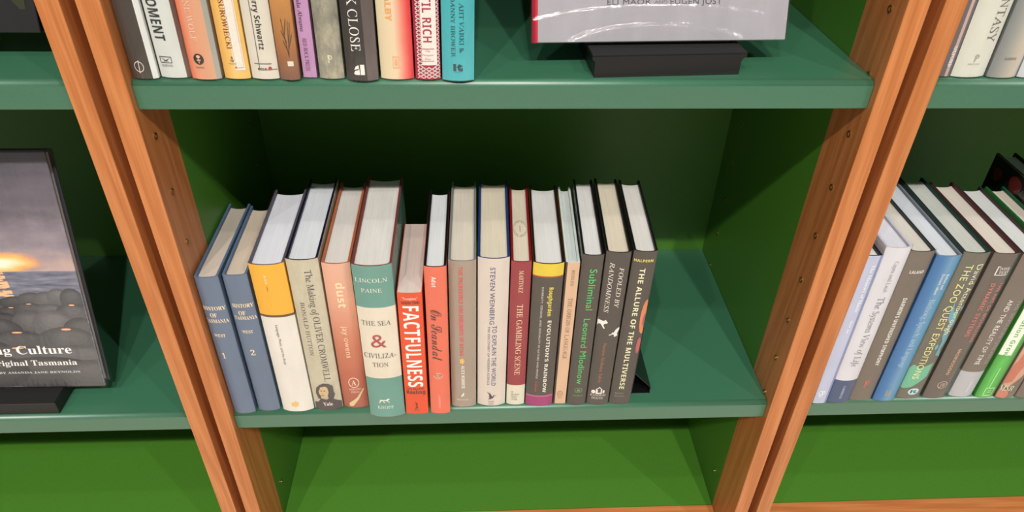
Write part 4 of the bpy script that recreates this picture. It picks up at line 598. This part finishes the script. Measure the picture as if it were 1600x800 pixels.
def sunset_material(wd, ht):
    m, nt, b = base('printed_sunset_photograph'); b.inputs['Roughness'].default_value = .4
    tc = N(nt, 'ShaderNodeTexCoord'); s = N(nt, 'ShaderNodeSeparateXYZ'); nt.links.new(tc.outputs['Object'], s.inputs[0])
    def M(op, a, b_=None, c=None):
        n = N(nt, 'ShaderNodeMath', operation=op)
        for i, q in enumerate((a, b_, c)):
            if q is None: continue
            if isinstance(q, (int, float)): n.inputs[i].default_value = q
            else: nt.links.new(q, n.inputs[i])
        return n.outputs[0]
    X, Z = s.outputs['X'], s.outputs['Z']
    def mix(f, a, c):
        n = N(nt, 'ShaderNodeMix', data_type='RGBA'); nt.links.new(f, n.inputs[0])
        for i, q in ((6, a), (7, c)):
            if isinstance(q, tuple): n.inputs[i].default_value = q
            else: nt.links.new(q, n.inputs[i])
        return n.outputs[2]
    hor = SUN_HZ
    cl = noise(nt, coords(nt, (1, 1, 2.6)), 14, 6, .6)
    zt = M('DIVIDE', M('SUBTRACT', Z, hor), ht-hor)
    sky = ramp(nt, M('MULTIPLY_ADD', cl, .5, M('MULTIPLY', zt, .55)), [(.2, lin((196, 168, 160))), (.38, lin((150, 138, 146))), (.55, lin((112, 104, 112))), (.78, lin((84, 80, 88)))])
    wz = noise(nt, coords(nt, (1, 1, 7)), 30, 5, .6)
    sea = ramp(nt, wz, [(.3, lin((86, 88, 104))), (.55, lin((128, 128, 142))), (.75, lin((162, 160, 172)))])
    dx = M('SUBTRACT', X, SUN_X)
    dz = M('SUBTRACT', Z, hor+.011)
    d = M('SQRT', M('ADD', M('POWER', M('ABSOLUTE', M('DIVIDE', dx, .055)), 2), M('POWER', M('ABSOLUTE', M('DIVIDE', dz, .016)), 2)))
    glow = M('MAXIMUM', 0, M('SUBTRACT', 1, M('ADD', d, M('MULTIPLY', M('SUBTRACT', cl, .5), .9))))
    col = mix(M('GREATER_THAN', Z, hor), sea, sky)
    gl = ramp(nt, glow, [(0, lin((240, 150, 90))), (.35, lin((252, 190, 110))), (.75, lin((255, 246, 214)))])
    f = M('MULTIPLY', M('GREATER_THAN', Z, hor), M('MINIMUM', 1, M('MULTIPLY', glow, 3.2)))
    col = mix(f, col, gl)
    tr = M('MULTIPLY', M('LESS_THAN', Z, hor), M('MULTIPLY', M('LESS_THAN', M('ABSOLUTE', dx), M('MULTIPLY_ADD', M('SUBTRACT', hor, Z), .16, .004)), M('GREATER_THAN', wz, .48)))
    tr = M('MULTIPLY', tr, M('GREATER_THAN', Z, hor-.075))
    col = mix(tr, col, lin((250, 190, 140)))
    nt.links.new(col, b.inputs['Base Color']); return m
SB_W, SB_H = .256, .3100
SUN_HZ, SUN_X = .164, .1675
sb = display_book('book', (-.5134-SB_W, .0376, .0246), 0, math.radians(LEAN_L), SB_W, SB_H, .016, 'large face out book with sunset over sea and boulders, in the left bookcase', sunset_material(SB_W, SB_H), (78, 76, 84))
ROCKS = [  # cx, cz, rx, rz, shade, warm highlight offset
 (.150, .128, .030, .010, 74, 0), (.176, .133, .020, .009, 66, 0), (.196, .137, .018, .010, 80, 0), (.214, .134, .018, .014, 92, 0), (.228, .140, .014, .012, 100, 0), (.243, .136, .014, .016, 84, 0),
 (.168, .116, .020, .011, 62, 1), (.190, .120, .020, .012, 72, 1), (.214, .118, .020, .012, 88, 0), (.240, .112, .022, .018, 84, 1), (.150, .104, .030, .014, 58, 0),
 (.188, .100, .024, .020, 84, 0), (.214, .098, .026, .022, 96, 0), (.090, .094, .050, .020, 60, 1), (.140, .090, .036, .020, 66, 1), (.246, .086, .024, .022, 78, 0),
 (.165, .070, .040, .020, 70, 1), (.225, .070, .038, .024, 82, 1), (.110, .062, .045, .018, 56, 0), (.160, .046, .048, .020, 72, 1), (.230, .046, .050, .020, 88, 0), (.190, .024, .070, .024, 66, 0), (.100, .028, .070, .030, 60, 0), (.246, .018, .040, .024, 80, 0), (.040, .060, .05, .05, 60, 0)]
bm = bmesh.new(); mats = []
def mi2(m):
    if m not in mats: mats.append(m)
    return mats.index(m)
for i, (cx, cz, rx_, rz_, sh, hl) in enumerate(ROCKS):
    cz *= .92
    y = -.00022 - i*.000014
    def add(pts, c, dy=0):
        out = [(min(max(x, .001), SB_W-.001), max(z, .0015)) for x, z in pts]
        try:
            f = bm.faces.new([bm.verts.new((x, y-dy, z)) for x, z in out]); f.material_index = mi2(ink(c))
        except ValueError: pass
    add(ell(cx, cz, rx_, rz_, 22), (sh, sh-2, sh+2))
    for q, (kx, kz) in enumerate(((.88, .80), (.74, .60), (.58, .42), (.40, .26))):
        add(ell(cx+rx_*.04*q, cz+rz_*(.10+.10*q), rx_*kx, rz_*kz, 20), (sh+5+5*q, sh+3+5*q, sh+4+5*q), .000002*(q+1))
    if hl: add(ell(cx+rx_*.05, cz+rz_*.84, rx_*.16, rz_*.06, 12), (244, 178, 130), .000012)
obj('boulder_print', bm, mats, sb)
def cover_text(t, s, st, x1, z, wd, h, c, nm):
    b_ = text_bm(s, st, wd, h)
    for v in b_.verts: v.co = Vector((x1-wd/2+v.co.x, -.0006, z+v.co.y))
    obj(nm, b_, ink(c), t)
film(sb, SB_W, SB_H, .016, amp=.0022)

# ---------------- dark display book, upper left bay ----------------
t = empty('display_stand', (-0.5939, 0.0357, Z1+.0002), (0, 0, 0), 'black display stand on the top shelf of the left bookcase, in shade', 'book stand', 'black display stands')
bm = bmesh.new(); box(bm, 0, .07, 0, .085, 0, .0185); bevel(bm, .0008, 1); obj('base', bm, BLACK_PLASTIC, t)
bm = bmesh.new(); extrude_profile(bm, [(.047, .0185), (.052, .0185), (.113, .17), (.108, .17)], 'x', .01, .06); obj('back_rest', bm, BLACK_PLASTIC, t)
db = display_book('book', (-0.6769, 0.0557, Z1+.0264), 0, math.radians(16), .236, .250, .012, 'black face out book with one olive leaf, at the top left frame corner', paper((14, 14, 15), .6), (12, 12, 13))
bm = bmesh.new()
bm.faces.new([bm.verts.new((.222+x, -.0003, .022+z)) for x, z in ((0, 0), (.005, .0), (.006, .012), (.004, .03), (-.002, .045), (-.012, .05), (-.016, .035), (-.012, .016))])
obj('leaf_print', bm, ink((46, 50, 26)), db)

# ---------------- bookend ----------------
t = empty('bookend', (.1690, .0290, .0002), (0, 0, math.radians(0)), 'black folded steel bookend leaning beside the last dark book on the centre middle shelf', 'bookend')
bm = bmesh.new(); extrude_profile(bm, [(0, 0), (.0012, 0), (.0012+.0018, .118), (.0018, .118)], 'y', 0, .105); obj('upright_plate', bm, BLACK_STEEL, t)
bm = bmesh.new(); extrude_profile(bm, [(.0012, .0375), (.0246, .0115), (.0246, 0), (.0256, 0), (.0256, .0120), (.0015, .0395)], 'y', 0, .108); obj('sloping_brace', bm, BLACK_STEEL, t)
bm = bmesh.new(); box(bm, 0, .0256, .0005, .108, 0, .0009); obj('foot_plate', bm, BLACK_STEEL, t)
cover_text(sb, 'Living Culture', 'ser', .2265, .0560, .1290, .0115, (244, 240, 236), 'title_lettering')
cover_text(sb, 'Aboriginal Tasmania', 'ser', .2290, .0372, .1200, .0075, (240, 236, 232), 'title_lettering')
cover_text(sb, 'EDITED BY AMANDA JANE REYNOLDS', 'ser', .2300, .0232, .1280, .0030, (210, 206, 204), 'author_lettering')
